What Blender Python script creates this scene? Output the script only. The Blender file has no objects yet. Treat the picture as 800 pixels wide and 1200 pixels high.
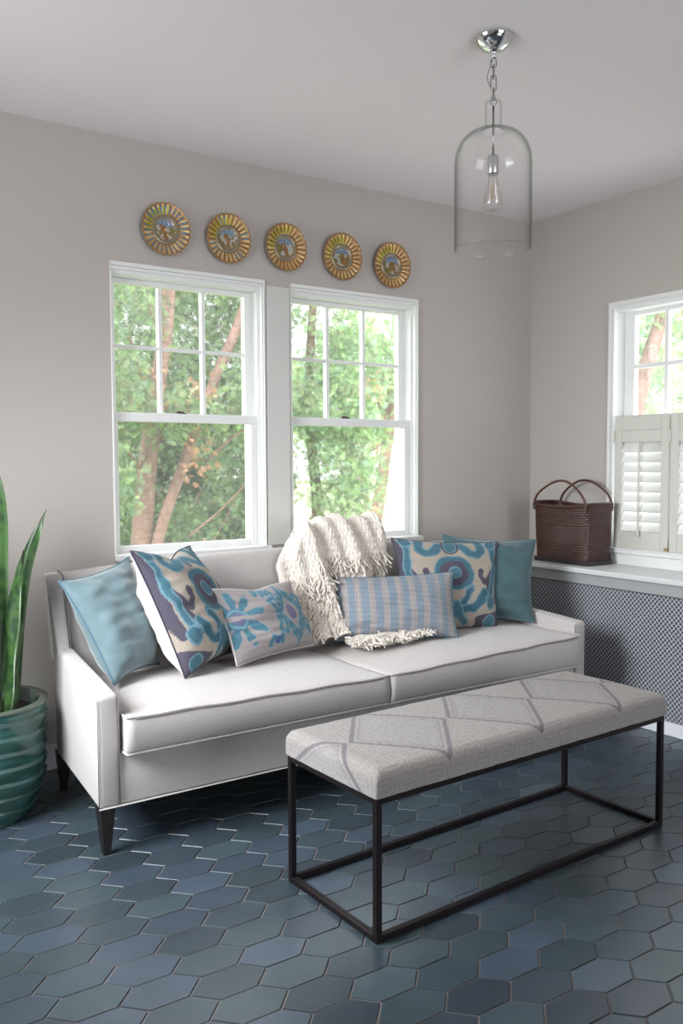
import bpy, bmesh, math, random
import numpy as np
from mathutils import Vector, Matrix
from mathutils.noise import noise as pnoise
random.seed(7); rng = np.random.default_rng(7)
PI = math.pi
S = bpy.context.scene
COL = S.collection

# ------------------------------------------------------------------ camera
cam_d = bpy.data.cameras.new('camera'); cam = bpy.data.objects.new('camera', cam_d); COL.objects.link(cam)
yaw, pitch, roll = math.radians(33.864), math.radians(3.3226), math.radians(-0.2353)
F = Vector((math.sin(yaw)*math.cos(pitch), math.cos(yaw)*math.cos(pitch), -math.sin(pitch)))
R0 = Vector((math.cos(yaw), -math.sin(yaw), 0)); U0 = R0.cross(F)
Rv = R0*math.cos(roll)+U0*math.sin(roll); Uv = -R0*math.sin(roll)+U0*math.cos(roll)
M = Matrix.Identity(4)
for i in range(3):
    M[i][0] = Rv[i]; M[i][1] = Uv[i]; M[i][2] = -F[i]
M[0][3], M[1][3], M[2][3] = 0, 0, 1.25
cam.matrix_world = M
cam_d.sensor_fit = 'VERTICAL'; cam_d.sensor_height = 36; cam_d.lens = 36*1017.77/1200; cam_d.clip_start = .05
S.camera = cam
# ------------------------------------------------------------------ world, sun, window light, rear fill, exposure
w = bpy.data.worlds.new('world'); S.world = w; w.use_nodes = True
bg = w.node_tree.nodes['Background']; bg.inputs[0].default_value = (.95, .965, 1, 1); bg.inputs[1].default_value = 4.2
sd = bpy.data.lights.new('sun', 'SUN'); sd.energy = 4.5; sd.angle = math.radians(1.0); sd.color = (1, .95, .86)
sun = bpy.data.objects.new('sun', sd); COL.objects.link(sun); sun.rotation_euler = Vector((0, .62, -.78)).to_track_quat('-Z', 'Y').to_euler()
def area(name, loc, d, sx, sy, power, col):
    l = bpy.data.lights.new(name, 'AREA'); l.shape = 'RECTANGLE'; l.size = sx; l.size_y = sy; l.energy = power; l.color = col
    o = bpy.data.objects.new(name, l); COL.objects.link(o); o.location = loc; o.rotation_euler = Vector(d).to_track_quat('-Z', 'Y').to_euler()
    return o
# daylight at the side-window opening of the unseen left wall, and an added fill behind the camera, aimed up at the ceiling
sw = area('daylight_side_window', (-.40, 2.45, 1.60), (1, -.02, -.62), 1.0, 1.0, 33, (.94, .97, 1)); sw.data.spread = math.radians(102)
rear_fill = area('rear_fill_light', (1.9, -1.72, 1.25), (0, 1, .45), 1.6, 1.9, 9.5, (.97, .97, 1)); rear_fill.data.spread = math.radians(120)
def portal(name, loc, d, sx, sy):
    o = area(name, loc, d, sx, sy, 1, (1, 1, 1)); o.data.cycles.is_portal = True
portal('portal_back_window_left', (1.59, 3.74, 1.45), (0, -1, 0), .74, 1.26)
portal('portal_back_window_right', (2.48, 3.74, 1.45), (0, -1, 0), .78, 1.26)
portal('portal_side_window', (3.86, 2.62, 1.42), (-1, 0, 0), .76, 1.3)
S.view_settings.view_transform = 'Standard'; S.view_settings.look = 'None'
S.view_settings.exposure = 0.10; S.view_settings.gamma = 1.0; S.view_settings.use_curve_mapping = False
try:
    S.cycles.max_bounces = 10; S.cycles.diffuse_bounces = 5; S.cycles.transparent_max_bounces = 16
    S.cycles.sample_clamp_indirect = 6
    S.cycles.caustics_reflective = False; S.cycles.caustics_refractive = False
except Exception: pass

# ------------------------------------------------------------------ materials
def srgb(r, g, b):
    f = lambda c: (c/255/12.92) if c/255 <= .04045 else ((c/255+.055)/1.055)**2.4
    return (f(r), f(g), f(b), 1)
def mat(name, col=None, rough=.6, metal=0, attr=False, bump=None, var=None, sheen=0, coat=0, spec=.5):
    """bump: (kind, scale, strength, dist)  var: (scale, amount)"""
    m = bpy.data.materials.new(name); m.use_nodes = True; nt = m.node_tree; N = nt.nodes; L = nt.links
    p = N['Principled BSDF']; p.inputs['Roughness'].default_value = rough; p.inputs['Metallic'].default_value = metal
    p.inputs['Specular IOR Level'].default_value = spec
    if sheen: p.inputs['Sheen Weight'].default_value = sheen; p.inputs['Sheen Roughness'].default_value = .4
    if coat: p.inputs['Coat Weight'].default_value = coat; p.inputs['Coat Roughness'].default_value = .15
    tc = N.new('ShaderNodeTexCoord'); src = None
    if attr:
        a = N.new('ShaderNodeVertexColor'); a.layer_name = 'Col'; src = a.outputs[0]
    else:
        c = N.new('ShaderNodeRGB'); c.outputs[0].default_value = col; src = c.outputs[0]
    if var:
        n = N.new('ShaderNodeTexNoise'); n.inputs['Scale'].default_value = var[0]; n.inputs['Detail'].default_value = 4
        if len(var) > 2:
            mp = N.new('ShaderNodeMapping'); mp.inputs['Scale'].default_value = var[2]; L.new(tc.outputs['Object'], mp.inputs[0]); L.new(mp.outputs[0], n.inputs[0])
        else: L.new(tc.outputs['Object'], n.inputs[0])
        mr = N.new('ShaderNodeMapRange'); mr.inputs[1].default_value = .3; mr.inputs[2].default_value = .7
        mr.inputs[3].default_value = 1-var[1]; mr.inputs[4].default_value = 1+var[1]; L.new(n.outputs[0], mr.inputs[0])
        mx = N.new('ShaderNodeVectorMath'); mx.operation = 'SCALE'; L.new(src, mx.inputs[0]); L.new(mr.outputs[0], mx.inputs['Scale']); src = mx.outputs[0]
    L.new(src, p.inputs['Base Color'])
    if bump:
        kind, sc, st, di = bump[:4]
        if kind == 'weave':
            hs = []
            for ax in ('X', 'Y', 'Z'):
                wv = N.new('ShaderNodeTexWave'); wv.wave_type = 'BANDS'; wv.bands_direction = ax; wv.inputs['Scale'].default_value = sc
                wv.inputs['Distortion'].default_value = 1.5; wv.inputs['Detail'].default_value = 2; L.new(tc.outputs['Object'], wv.inputs[0]); hs.append(wv.outputs['Fac'])
            a1 = N.new('ShaderNodeMath'); L.new(hs[0], a1.inputs[0]); L.new(hs[1], a1.inputs[1])
            a2 = N.new('ShaderNodeMath'); L.new(a1.outputs[0], a2.inputs[0]); L.new(hs[2], a2.inputs[1]); h = a2.outputs[0]
        else:
            n = N.new('ShaderNodeTexNoise'); n.inputs['Scale'].default_value = sc; n.inputs['Detail'].default_value = 5; L.new(tc.outputs['Object'], n.inputs[0]); h = n.outputs[0]
        b = N.new('ShaderNodeBump'); b.inputs['Strength'].default_value = st; b.inputs['Distance'].default_value = di
        L.new(h, b.inputs['Height']); L.new(b.outputs[0], p.inputs['Normal'])
    return m
def glass_mat(name, tint, edge, base=.04, pw=4.0, rough=.0):
    m = bpy.data.materials.new(name); m.use_nodes = True; nt = m.node_tree; N = nt.nodes; L = nt.links
    N.remove(N['Principled BSDF']); out = N['Material Output']
    tr = N.new('ShaderNodeBsdfTransparent'); gl = N.new('ShaderNodeBsdfGlossy'); gl.inputs['Roughness'].default_value = rough
    lw = N.new('ShaderNodeLayerWeight'); lw.inputs[0].default_value = .5
    pwr = N.new('ShaderNodeMath'); pwr.operation = 'POWER'; L.new(lw.outputs['Facing'], pwr.inputs[0]); pwr.inputs[1].default_value = pw
    mr = N.new('ShaderNodeMapRange'); mr.inputs[3].default_value = base; mr.inputs[4].default_value = edge; L.new(pwr.outputs[0], mr.inputs[0])
    mc = N.new('ShaderNodeMix'); mc.data_type = 'RGBA'; mc.inputs[6].default_value = (1, 1, 1, 1); mc.inputs[7].default_value = tint; L.new(pwr.outputs[0], mc.inputs[0]); L.new(mc.outputs[2], tr.inputs[0])
    mx = N.new('ShaderNodeMixShader'); L.new(mr.outputs[0], mx.inputs[0]); L.new(tr.outputs[0], mx.inputs[1]); L.new(gl.outputs[0], mx.inputs[2]); L.new(mx.outputs[0], out.inputs[0])
    return m
def veil_glare(m, amt):  # translucent white mixed in to imitate veiling glare on the panes
    nt = m.node_tree; N = nt.nodes; L = nt.links; out = N['Material Output']; src = out.inputs[0].links[0].from_socket
    t = N.new('ShaderNodeBsdfTranslucent'); t.inputs[0].default_value = (.9, .95, .93, 1); mx = N.new('ShaderNodeMixShader'); mx.inputs[0].default_value = amt
    L.new(src, mx.inputs[1]); L.new(t.outputs[0], mx.inputs[2]); L.new(mx.outputs[0], out.inputs[0])
def leaf_mat(name, trans=.35):
    m = bpy.data.materials.new(name); m.use_nodes = True; nt = m.node_tree; N = nt.nodes; L = nt.links
    N.remove(N['Principled BSDF']); out = N['Material Output']
    a = N.new('ShaderNodeVertexColor'); a.layer_name = 'Col'
    d = N.new('ShaderNodeBsdfDiffuse'); t = N.new('ShaderNodeBsdfTranslucent'); L.new(a.outputs[0], d.inputs[0]); L.new(a.outputs[0], t.inputs[0])
    mx = N.new('ShaderNodeMixShader'); mx.inputs[0].default_value = trans; L.new(d.outputs[0], mx.inputs[1]); L.new(t.outputs[0], mx.inputs[2]); L.new(mx.outputs[0], out.inputs[0])
    return m
m_wall = mat('wall_paint', (.485, .455, .425, 1), .75, bump=('noise', 160, .12, .002), spec=.2)
m_ceil = mat('ceiling_paint', (.84, .785, .81, 1), .8, bump=('noise', 90, .08, .002), spec=.2)
m_trim = mat('trim_paint', (.78, .79, .78, 1), .35, bump=('noise', 30, .04, .002))
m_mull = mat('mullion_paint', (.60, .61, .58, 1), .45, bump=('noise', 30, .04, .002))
m_shut = mat('shutter_paint_dulled', (.58, .58, .53, 1), .4, bump=('noise', 30, .04, .002))  # frame tone lowered so the louvers look lit from behind
m_ledge = mat('ledge_paint', (.64, .66, .66, 1), .4, bump=('noise', 30, .05, .002))
m_base = mat('baseboard_paint', (.74, .76, .80, 1), .4)
m_grille = mat('grille_metal', (.40, .42, .46, 1), .45, .1)
m_dark = mat('cavity_dark', (.03, .032, .04, 1), .9)
m_cav = mat('cover_cavity_shade', (.085, .085, .10, 1), .9)  # shade of the hollow cover put into the board's colour
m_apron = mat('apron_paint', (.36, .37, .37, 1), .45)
m_louv = mat('louver_paint_backlit', (.82, .83, .80, 1), .35)  # lighter than the frame: daylight behind the slats put into the colour
m_grout = mat('grout', (.17, .150, .148, 1), .85, bump=('noise', 300, .4, .001))
m_tile = mat('tile_glaze', rough=.34, attr=True, var=(9, .10), bump=('noise', 14, .25, .004), spec=.65)
m_sofa = mat('sofa_linen', (.49, .467, .452, 1), .85, bump=('weave', 420, .25, .0008), var=(140, .06), sheen=.25, spec=.15)
m_pipe = mat('sofa_piping_and_shadow', (.19, .175, .185, 1), .85)  # dark piping, also used for the shadow line under the cushion piping
m_leg = mat('espresso_wood', (.012, .009, .010, 1), .38)
m_velvet = mat('teal_velvet', (.125, .185, .205, 1), .7, bump=('noise', 9, .35, .012), var=(18, .12), sheen=.7, spec=.2)
m_velvet2 = mat('teal_velvet_deep', (.062, .118, .132, 1), .7, bump=('noise', 8, .35, .012), var=(18, .15), sheen=.5, spec=.2)
m_print = mat('printed_linen', rough=.9, attr=True, bump=('weave', 500, .4, .001), var=(160, .09), sheen=.08, spec=.15)
m_white = mat('white_cotton', (.74, .69, .68, 1), .85, bump=('weave', 500, .3, .0008), sheen=.15, spec=.15)
m_knit = mat('cream_wool', (.72, .665, .60, 1), .95, bump=('noise', 320, .6, .002), var=(90, .12), sheen=.3, spec=.1)
m_bench = mat('bench_tapestry', rough=.9, attr=True, bump=('weave', 260, .5, .0015), var=(240, .10), sheen=.15, spec=.12)
m_iron = mat('black_iron', (.018, .013, .015, 1), .42, .6, bump=('noise', 60, .2, .001))
m_chrome = mat('chrome', (.75, .76, .78, 1), .08, 1)
m_nickel = mat('nickel', (.36, .35, .35, 1), .25, 1)
m_sock = mat('socket_steel', (.50, .49, .49, 1), .35, .6)
m_fil = mat('filament', (.55, .38, .16, 1), .4, .8)
m_glass = glass_mat('clear_glass', (.42, .50, .46, 1), .5, .022, 4.5)
m_pane = glass_mat('window_glass', (.85, .95, .92, 1), .6, .03, 5)
veil_glare(m_pane, .032)
m_bulb = glass_mat('bulb_glass', (.55, .50, .36, 1), .6, .05, 2.6)
m_wicker = mat('dark_wicker', rough=.42, attr=True, var=(60, .25), spec=.5)
m_black = mat('basket_base_wood', (.022, .018, .018, 1), .5)
m_bronze = mat('latch_bronze', (.09, .06, .07, 1), .35, .8)
m_brass = mat('hinge_brass', (.55, .42, .20, 1), .3, .9)
m_plate = mat('gilt_plate', rough=.27, metal=.45, attr=True, coat=.4)
m_pot = mat('green_glaze', rough=.22, attr=True, coat=.5, bump=('noise', 40, .2, .003))
m_soil = mat('soil', (.022, .015, .012, 1), .95, bump=('noise', 80, 1, .01))
m_snake = mat('snake_leaf', rough=.38, attr=True)
m_bark = mat('bark', (.20, .125, .10, 1), .9, bump=('noise', 22, 1, .03), var=(12, .35, (1, 1, .15)))
m_lawn = mat('lawn_grass', (.42, .48, .28, 1), .95, bump=('noise', 60, .8, .03), var=(3, .2))
m_leaf = leaf_mat('cedar_leaf')
m_out = mat('outside_siding', (.7, .7, .68, 1), .6)

# ------------------------------------------------------------------ object helpers
def wloc(o):
    v = Vector((0, 0, 0))
    while o is not None: v += Vector(o.location); o = o.parent
    return v
def tag(o, label=None, cat=None, group=None, kind=None):
    if label: o['label'] = label
    if cat: o['category'] = cat
    if group: o['group'] = group
    if kind: o['kind'] = kind
    return o
def empty(name, loc, label=None, cat=None, group=None, kind=None):
    o = bpy.data.objects.new(name, None); COL.objects.link(o); o.location = loc; o.empty_display_size = .1
    return tag(o, label, cat, group, kind)
def link(name, me, m, parent=None, local=False, smooth=True):
    if isinstance(m, (list, tuple)):
        for q in m: me.materials.append(q)
    elif m: me.materials.append(m)
    o = bpy.data.objects.new(name, me); COL.objects.link(o)
    if parent is not None:
        if not local: me.transform(Matrix.Translation(-wloc(parent)))
        o.parent = parent
    if smooth: me.polygons.foreach_set('use_smooth', [True]*len(me.polygons))
    me.update()
    return o
def bm_link(name, bm, m, parent=None, local=False, smooth=False):
    bmesh.ops.recalc_face_normals(bm, faces=bm.faces)
    me = bpy.data.meshes.new(name); bm.to_mesh(me); bm.free()
    return link(name, me, m, parent, local, smooth)
def pd_link(name, V, Fc, m, parent=None, local=False, smooth=True, col=None, fcol=None):
    me = bpy.data.meshes.new(name); me.from_pydata(V.tolist() if isinstance(V, np.ndarray) else [tuple(v) for v in V], [], Fc.tolist() if isinstance(Fc, np.ndarray) else Fc)
    if col is not None:
        a = me.color_attributes.new('Col', 'FLOAT_COLOR', 'POINT')
        c = np.ones((len(V), 4), dtype=np.float32); c[:, :3] = col; a.data.foreach_set('color', c.ravel())
    if fcol is not None:
        a = me.color_attributes.new('Col', 'FLOAT_COLOR', 'CORNER')
        fc = np.asarray(fcol, dtype=np.float32)
        if len(fc) == len(Fc): fc = np.repeat(fc, [len(f) for f in Fc], 0)
        c = np.ones((len(fc), 4), dtype=np.float32); c[:, :3] = fc; a.data.foreach_set('color', c.ravel())
    return link(name, me, m, parent, local, smooth)
def add_box(bm, x0, x1, y0, y1, z0, z1, bev=0, seg=2):
    r = bmesh.ops.create_cube(bm, size=1)['verts']
    for v in r:
        v.co = Vector(((x0+x1)/2+v.co.x*(x1-x0), (y0+y1)/2+v.co.y*(y1-y0), (z0+z1)/2+v.co.z*(z1-z0)))
    if bev:
        es = list({e for v in r for e in v.link_edges})
        bmesh.ops.bevel(bm, geom=es, offset=bev, segments=seg, affect='EDGES', profile=.5, clamp_overlap=True)
def box(name, x0, x1, y0, y1, z0, z1, m, parent=None, bev=0, seg=2, local=False, smooth=False):
    bm = bmesh.new(); add_box(bm, x0, x1, y0, y1, z0, z1, bev, seg); o = bm_link(name, bm, m, parent, local, False)
    if smooth:
        o.data.polygons.foreach_set('use_smooth', [True]*len(o.data.polygons))
    return o
def boxes(name, lst, m, parent=None, bev=0, local=False):
    bm = bmesh.new()
    for b in lst: add_box(bm, *b, bev, 1)
    return bm_link(name, bm, m, parent, local)
def hull_prism(name, quad_bot, quad_top, m, parent=None, bev=0, seg=3, smooth=False, cuts=0):
    """eight corners -> bevelled solid"""
    bm = bmesh.new(); a = [bm.verts.new(p) for p in quad_bot]; b = [bm.verts.new(p) for p in quad_top]
    bm.faces.new(a[::-1]); bm.faces.new(b)
    for i in range(4): bm.faces.new((a[i], a[(i+1) % 4], b[(i+1) % 4], b[i]))
    if bev: bmesh.ops.bevel(bm, geom=list(bm.edges), offset=bev, segments=seg, affect='EDGES', profile=.5, clamp_overlap=True)
    return bm_link(name, bm, m, parent, False, smooth)
def tube_data(path, r, ns=8, closed=False, cap=True, flat=1.0):
    P = [Vector(p) for p in path]; n = len(P); V = []; Fc = []; up = None
    rr = r if isinstance(r, (list, tuple)) else [r]*n
    for i in range(n):
        if closed: t = (P[(i+1) % n]-P[i-1]).normalized()
        else: t = (P[min(i+1, n-1)]-P[max(i-1, 0)]).normalized()
        if up is None:
            up = Vector((0, 0, 1)) if abs(t.z) < .9 else Vector((1, 0, 0))
        a = (up-t*up.dot(t)).normalized(); b = t.cross(a); up = a
        for k in range(ns):
            an = 2*PI*k/ns; V.append(P[i]+a*math.cos(an)*rr[i]+b*math.sin(an)*rr[i]*flat)
    m_ = n if closed else n-1
    for i in range(m_):
        j = (i+1) % n
        for k in range(ns): Fc.append((i*ns+k, i*ns+(k+1) % ns, j*ns+(k+1) % ns, j*ns+k))
    if cap and not closed:
        Fc.append(tuple(range(ns))[::-1]); Fc.append(tuple((n-1)*ns+k for k in range(ns)))
    return V, Fc
def tube(name, path, r, m, parent=None, ns=8, closed=False, local=False, flat=1.0):
    V, Fc = tube_data(path, r, ns, closed, flat=flat); return pd_link(name, V, Fc, m, parent, local)
def merge(parts):
    V = []; Fc = []
    for v, f in parts:
        o = len(V); V += list(v); Fc += [tuple(i+o for i in q) for q in f]
    return V, Fc
def smooth_path(pts, n=24):
    P = [Vector(p) for p in pts]; out = []
    Q = [P[0]*2-P[1]]+P+[P[-1]*2-P[-2]]; seg = len(P)-1
    for i in range(n+1):
        u = i/n*seg; k = min(int(u), seg-1); t = u-k; a, b, c, d = Q[k:k+4]
        out.append(.5*((2*b)+(c-a)*t+(2*a-5*b+4*c-d)*t*t+(3*b-a-3*c+d)*t**3))
    return out
def lathe_data(prof, cx, cy, ns=48):
    V = []; Fc = []
    for r, z in prof:
        for k in range(ns): V.append((cx+r*math.cos(2*PI*k/ns), cy+r*math.sin(2*PI*k/ns), z))
    for i in range(len(prof)-1):
        for k in range(ns): Fc.append((i*ns+k, i*ns+(k+1) % ns, (i+1)*ns+(k+1) % ns, (i+1)*ns+k))
    return V, Fc
def lathe(name, prof, cx, cy, m, parent=None, ns=48):
    V, Fc = lathe_data(prof, cx, cy, ns); return pd_link(name, V, Fc, m, parent)
def grid_faces(nu, nv, off=0):
    return [(off+i*nv+j, off+(i+1)*nv+j, off+(i+1)*nv+j+1, off+i*nv+j+1) for i in range(nu-1) for j in range(nv-1)]
def struct(o): o['kind'] = 'structure'; return o
# ------------------------------------------------------------------ room shell
XL, XR, YN, YB, HC = -.35, 3.70, -1.65, 3.56, 2.597
T = .15
def wall(name, axis, pos, a0, a1, holes, out):
    """wall slab with rectangular holes; axis 'x' runs along x at y=pos, thickness to pos+out*T"""
    cuts = sorted({a0, a1}|{h[0] for h in holes}|{h[1] for h in holes}); bm = bmesh.new()
    p0, p1 = sorted((pos, pos+out*T))
    for u0, u1 in zip(cuts, cuts[1:]):
        hs = [h for h in holes if h[0] <= u0+1e-6 and h[1] >= u1-1e-6]
        zs = [(0, HC)] if not hs else [(0, hs[0][2]), (hs[0][3], HC)]
        for z0, z1 in zs:
            if z1-z0 < .01: continue
            if axis == 'x': add_box(bm, u0, u1, p0, p1, z0, z1)
            else: add_box(bm, p0, p1, u0, u1, z0, z1)
    bmesh.ops.remove_doubles(bm, verts=bm.verts, dist=1e-5)
    return struct(bm_link(name, bm, m_wall))
W1 = (1.245, 1.955, .86, 2.068); W2 = (2.108, 2.858, .86, 2.068); W3 = (2.26, 2.99, .80, 2.045)
wall('wall_back', 'x', YB, XL-T, XR+T, [W1, W2], 1)
wall('wall_right', 'y', XR, YN, YB, [W3], 1)
wall('wall_left', 'y', XL, YN, YB, [(1.75, 2.95, .9, 2.25)], -1)
wall('wall_front', 'x', YN, XL-T, XR+T, [(1.05, 2.75, .2, 2.3)], -1)  # unseen opening added for the fill behind the camera
struct(box('ceiling', XL-T, XR+T, YN-T, YB+T, HC, HC+.12, m_ceil))

# floor: elongated hexagon tiles over a grout bed, one mesh
def build_floor():
    V = []; Fc = []; FC = []; mi = []
    V += [(XL, YN, -.0035), (XR, YN, -.0035), (XR, YB, -.0035), (XL, YB, -.0035)]; Fc.append((0, 1, 2, 3)); FC.append((.30, .27, .27)); mi.append(1)
    px, py = .1525, .1085; g = .0027
    ex, sx, hy = .0500, .1015, py/2
    base = [np.array((.030, .045, .056)), np.array((.035, .053, .062)), np.array((.027, .039, .050)), np.array((.037, .053, .072))]
    i0 = int((XL-.9)/px)-3
    for i in range(i0, i0+40):
        for j in range(-36, 22):
            cx = .9008+i*px; cy = 1.8359+(j+(i % 2)*.5)*py
            if cx < XL+.08 or cx > XR-.02 or cy < YN+.04 or cy > YB-.02: continue
            P = [(-sx+g, 0), (-ex+g*.3, -hy+g), (ex-g*.3, -hy+g), (sx-g, 0), (ex-g*.3, hy-g), (-ex+g*.3, hy-g)]
            tx, ty = random.gauss(0, .0035), random.gauss(0, .0045); o = len(V); dz = random.uniform(-.0006, .0006)
            for s, z in ((1, -.0035), (1, -.0016), (.985, 0)):
                for (x, y) in P:
                    x2, y2 = x*s, y*s
                    V.append((cx+x2, cy+y2, z+(dz+x2*tx+y2*ty if z > -.003 else 0)))
            c = random.choice(base)*random.uniform(1.0, 1.5)
            for l in (0, 6):
                for k in range(6):
                    Fc.append((o+l+k, o+l+(k+1) % 6, o+l+6+(k+1) % 6, o+l+6+k)); FC.append(c); mi.append(0)
            Fc.append(tuple(o+12+k for k in range(6))); FC.append(c); mi.append(0)
    o = pd_link('floor', V, Fc, [m_tile, m_grout], smooth=False, fcol=FC); o.data.polygons.foreach_set('material_index', mi)
    struct(o)
build_floor()
struct(box('foundation', XL-T, XR+T, YN-T, YB+T, -.12, -.004, m_dark))
# baseboards
struct(box('baseboard_back', XL, 3.38, YB-.014, YB, 0, .10, m_base, bev=.003))
struct(box('baseboard_left', XL, XL+.014, YN, YB, 0, .10, m_base, bev=.003))

# ------------------------------------------------------------------ back windows
def back_window(name, W, n):
    x0, x1, z0, z1 = W
    r = empty(name, (x0, YB, z0)); struct(r)
    c = .016
    boxes('window_casing', [(x0-.008, x1+.008, YB-.012, YB+.0, z1-.001, z1+.016), (x0, x1, YB-.002, YB+.009, z1-.014, z1-.001),
                     (x0-.008, x0, YB-.004, YB+.0, z0, z1-.001), (x1, x1+.009, YB-.012, YB+.0, z0, z1-.001),
                     (x1-.006, x1+.0, YB-.004, YB+.02, z0, z1-.014)], m_trim, r, .0015)
    box('window_sill', x0-.006, x1+.02, YB-.045, YB+.15, z0-.025, z0+.002, m_trim, r, .004)
    boxes('window_frame', [(x0, x0+.006, YB+.004, YB+.17, z0, z1-.03), (x1-.010, x1, YB+.021, YB+.17, z0, z1-.03), (x0, x1, YB+.01, YB+.17, z1-.03, z1),
                     (x1-.016, x1-.010, YB+.026, YB+.033, z0, z1-.03), (x1-.018, x1-.010, YB+.0755, YB+.0825, z0, z1-.03)], m_trim, r, .001)
    zm = 1.447
    # lower sash, nearer the room
    ya, yb = YB+.036, YB+.074; s = .034
    ls = boxes('lower_sash', [(x0+.007, x0+.030, ya, yb, z0, zm-.022), (x1-.046, x1-.011, ya, yb, z0, zm-.022), (x0+.007, x1-.011, ya-.002, yb, zm-.022, zm+.016),
                     (x0+.031, x1-.047, ya+.001, yb, z0, z0+.03)], m_trim, r, .002)
    box('window_pane', x0+.025, x1-.042, (ya+yb)/2-.002, (ya+yb)/2+.002, z0+.02, zm-.01, m_pane, ls)
    # upper sash with six lights
    ya, yb = YB+.084, YB+.120
    gx0, gx1, gz0, gz1 = x0+.040, x1-.050, zm+.02, z1-.052
    lst = [(x0+.007, gx0, ya, yb, zm-.02, z1-.031), (gx1, x1-.011, ya, yb, zm-.02, z1-.03), (gx0, gx1, ya, yb, gz1, z1-.03), (gx0, gx1, ya, yb, zm-.02, gz0)]
    mw = .010
    for k in (1, 2):
        xm = gx0+(gx1-gx0)*k/3; lst.append((xm-mw*.9, xm+mw*.9, ya+.002, yb-.003, gz0, gz1))
    zmm = 1.748; lst.append((gx0, gx1, ya+.005, yb-.006, zmm-mw*.8, zmm+mw*.8))
    us = boxes('upper_sash', lst, m_trim, r, .003)
    box('window_pane', gx0-.005, gx1+.005, (ya+yb)/2-.002, (ya+yb)/2+.002, gz0-.005, gz1+.005, m_pane, us)
    xm = x0+(x1-x0)*.46
    lk = boxes('sash_lock', [(xm-.018, xm+.018, YB+.04, YB+.07, zm+.016, zm+.021), (xm-.024, xm+.008, YB+.05, YB+.06, zm+.021, zm+.028), (xm-.004, xm+.010, YB+.044, YB+.066, zm+.021, zm+.026)], m_bronze, r, .001)
    lk['label'] = 'small dark bronze sash lock on the meeting rail'
    # outer stop and outside sill
    boxes('outside_trim', [(x0-.06, x0+.002, YB+.15, YB+.18, z0-.05, z1+.05), (x1-.004, x1+.06, YB+.15, YB+.18, z0-.05, z1+.05), (x0-.06, x1+.06, YB+.15, YB+.18, z1-.002, z1+.06)], m_out, r)
    return r
back_window('window_1', W1, 1); back_window('window_2', W2, 2)
struct(box('trim_1', 1.971, 2.094, YB-.011, YB+.002, .86, 2.062, m_mull, bev=.002))

# ------------------------------------------------------------------ right window with half shutters
def side_window():
    y0, y1, z0, z1 = W3
    r = empty('window_3', (XR, (y0+y1)/2, z0)); struct(r)
    boxes('window_casing', [(XR-.014, XR+.012, y0-.02, y1+.016, z1-.004, z1+.018), (XR-.008, XR+.014, y0-.02, y1+.016, z1-.018, z1-.004),
                     (XR-.014, XR+.012, y1-.004, y1+.016, z0, z1-.004), (XR-.006, XR+.02, y1-.016, y1-.004, z0, z1-.004), (XR-.014, XR+.012, y0-.016, y0+.004, z0, z1-.004)], m_trim, r, .002)
    boxes('window_sill', [(XR-.035, XR+.15, y0-.04, y1-.005, z0-.028, z0-.004), (XR-.018, XR+.004, y0-.03, y1-.02, z0-.09, z0-.028), (XR-.045, XR-.0, y0-.04, y1-.01, z0-.006, z0+.002)], m_trim, r, .003)
    boxes('window_frame', [(XR, XR+.17, y1-.012, y1, z0, z1), (XR, XR+.17, y0, y0+.012, z0, z1), (XR+.01, XR+.17, y0, y1, z1-.03, z1)], m_trim, r, .0015)
    ya, yb = XR+.084, XR+.120; gy0, gy1, gz0, gz1 = y0+.07, y1-.075, 1.44, z1-.050; mw = .011
    lst = [(ya, yb, y0+.012, gy0, 1.4, z1-.02), (ya, yb, gy1, y1-.012, 1.4, z1-.02), (ya, yb, gy0, gy1, gz1, z1-.02), (ya, yb, gy0, gy1, 1.40, gz0)]
    for k in range(1, 5):
        ym = gy1-k*.186
        if ym > gy0+.03: lst.append((ya+.004, yb-.004, ym-mw, ym+mw, gz0, gz1))
    lst.append((ya+.007, yb-.007, gy0, gy1, 1.735-mw, 1.735+mw))
    us = boxes('upper_sash', lst, m_trim, r, .003)
    box('window_pane', (ya+yb)/2-.002, (ya+yb)/2+.002, gy0-.005, gy1+.005, gz0-.005, gz1+.005, m_pane, us)
    ya, yb = XR+.036, XR+.074
    ls = boxes('lower_sash', [(ya, yb, y0+.012, y0+.06, z0, 1.455), (ya, yb, y1-.06, y1-.012, z0, 1.455), (ya, yb, y0+.012, y1-.012, 1.42, 1.455), (ya, yb, y0+.012, y1-.012, z0, z0+.06)], m_trim, r, .003)
    box('window_pane', (ya+yb)/2-.002, (ya+yb)/2+.002, y0+.05, y1-.05, z0+.05, 1.43, m_pane, ls)
    boxes('outside_trim', [(XR+.15, XR+.18, y0-.06, y0+.002, z0-.05, z1+.05), (XR+.15, XR+.18, y1-.002, y1+.06, z0-.05, z1+.05), (XR+.15, XR+.18, y0-.06, y1+.06, z1-.002, z1+.06)], m_out, r)
side_window()
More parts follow.
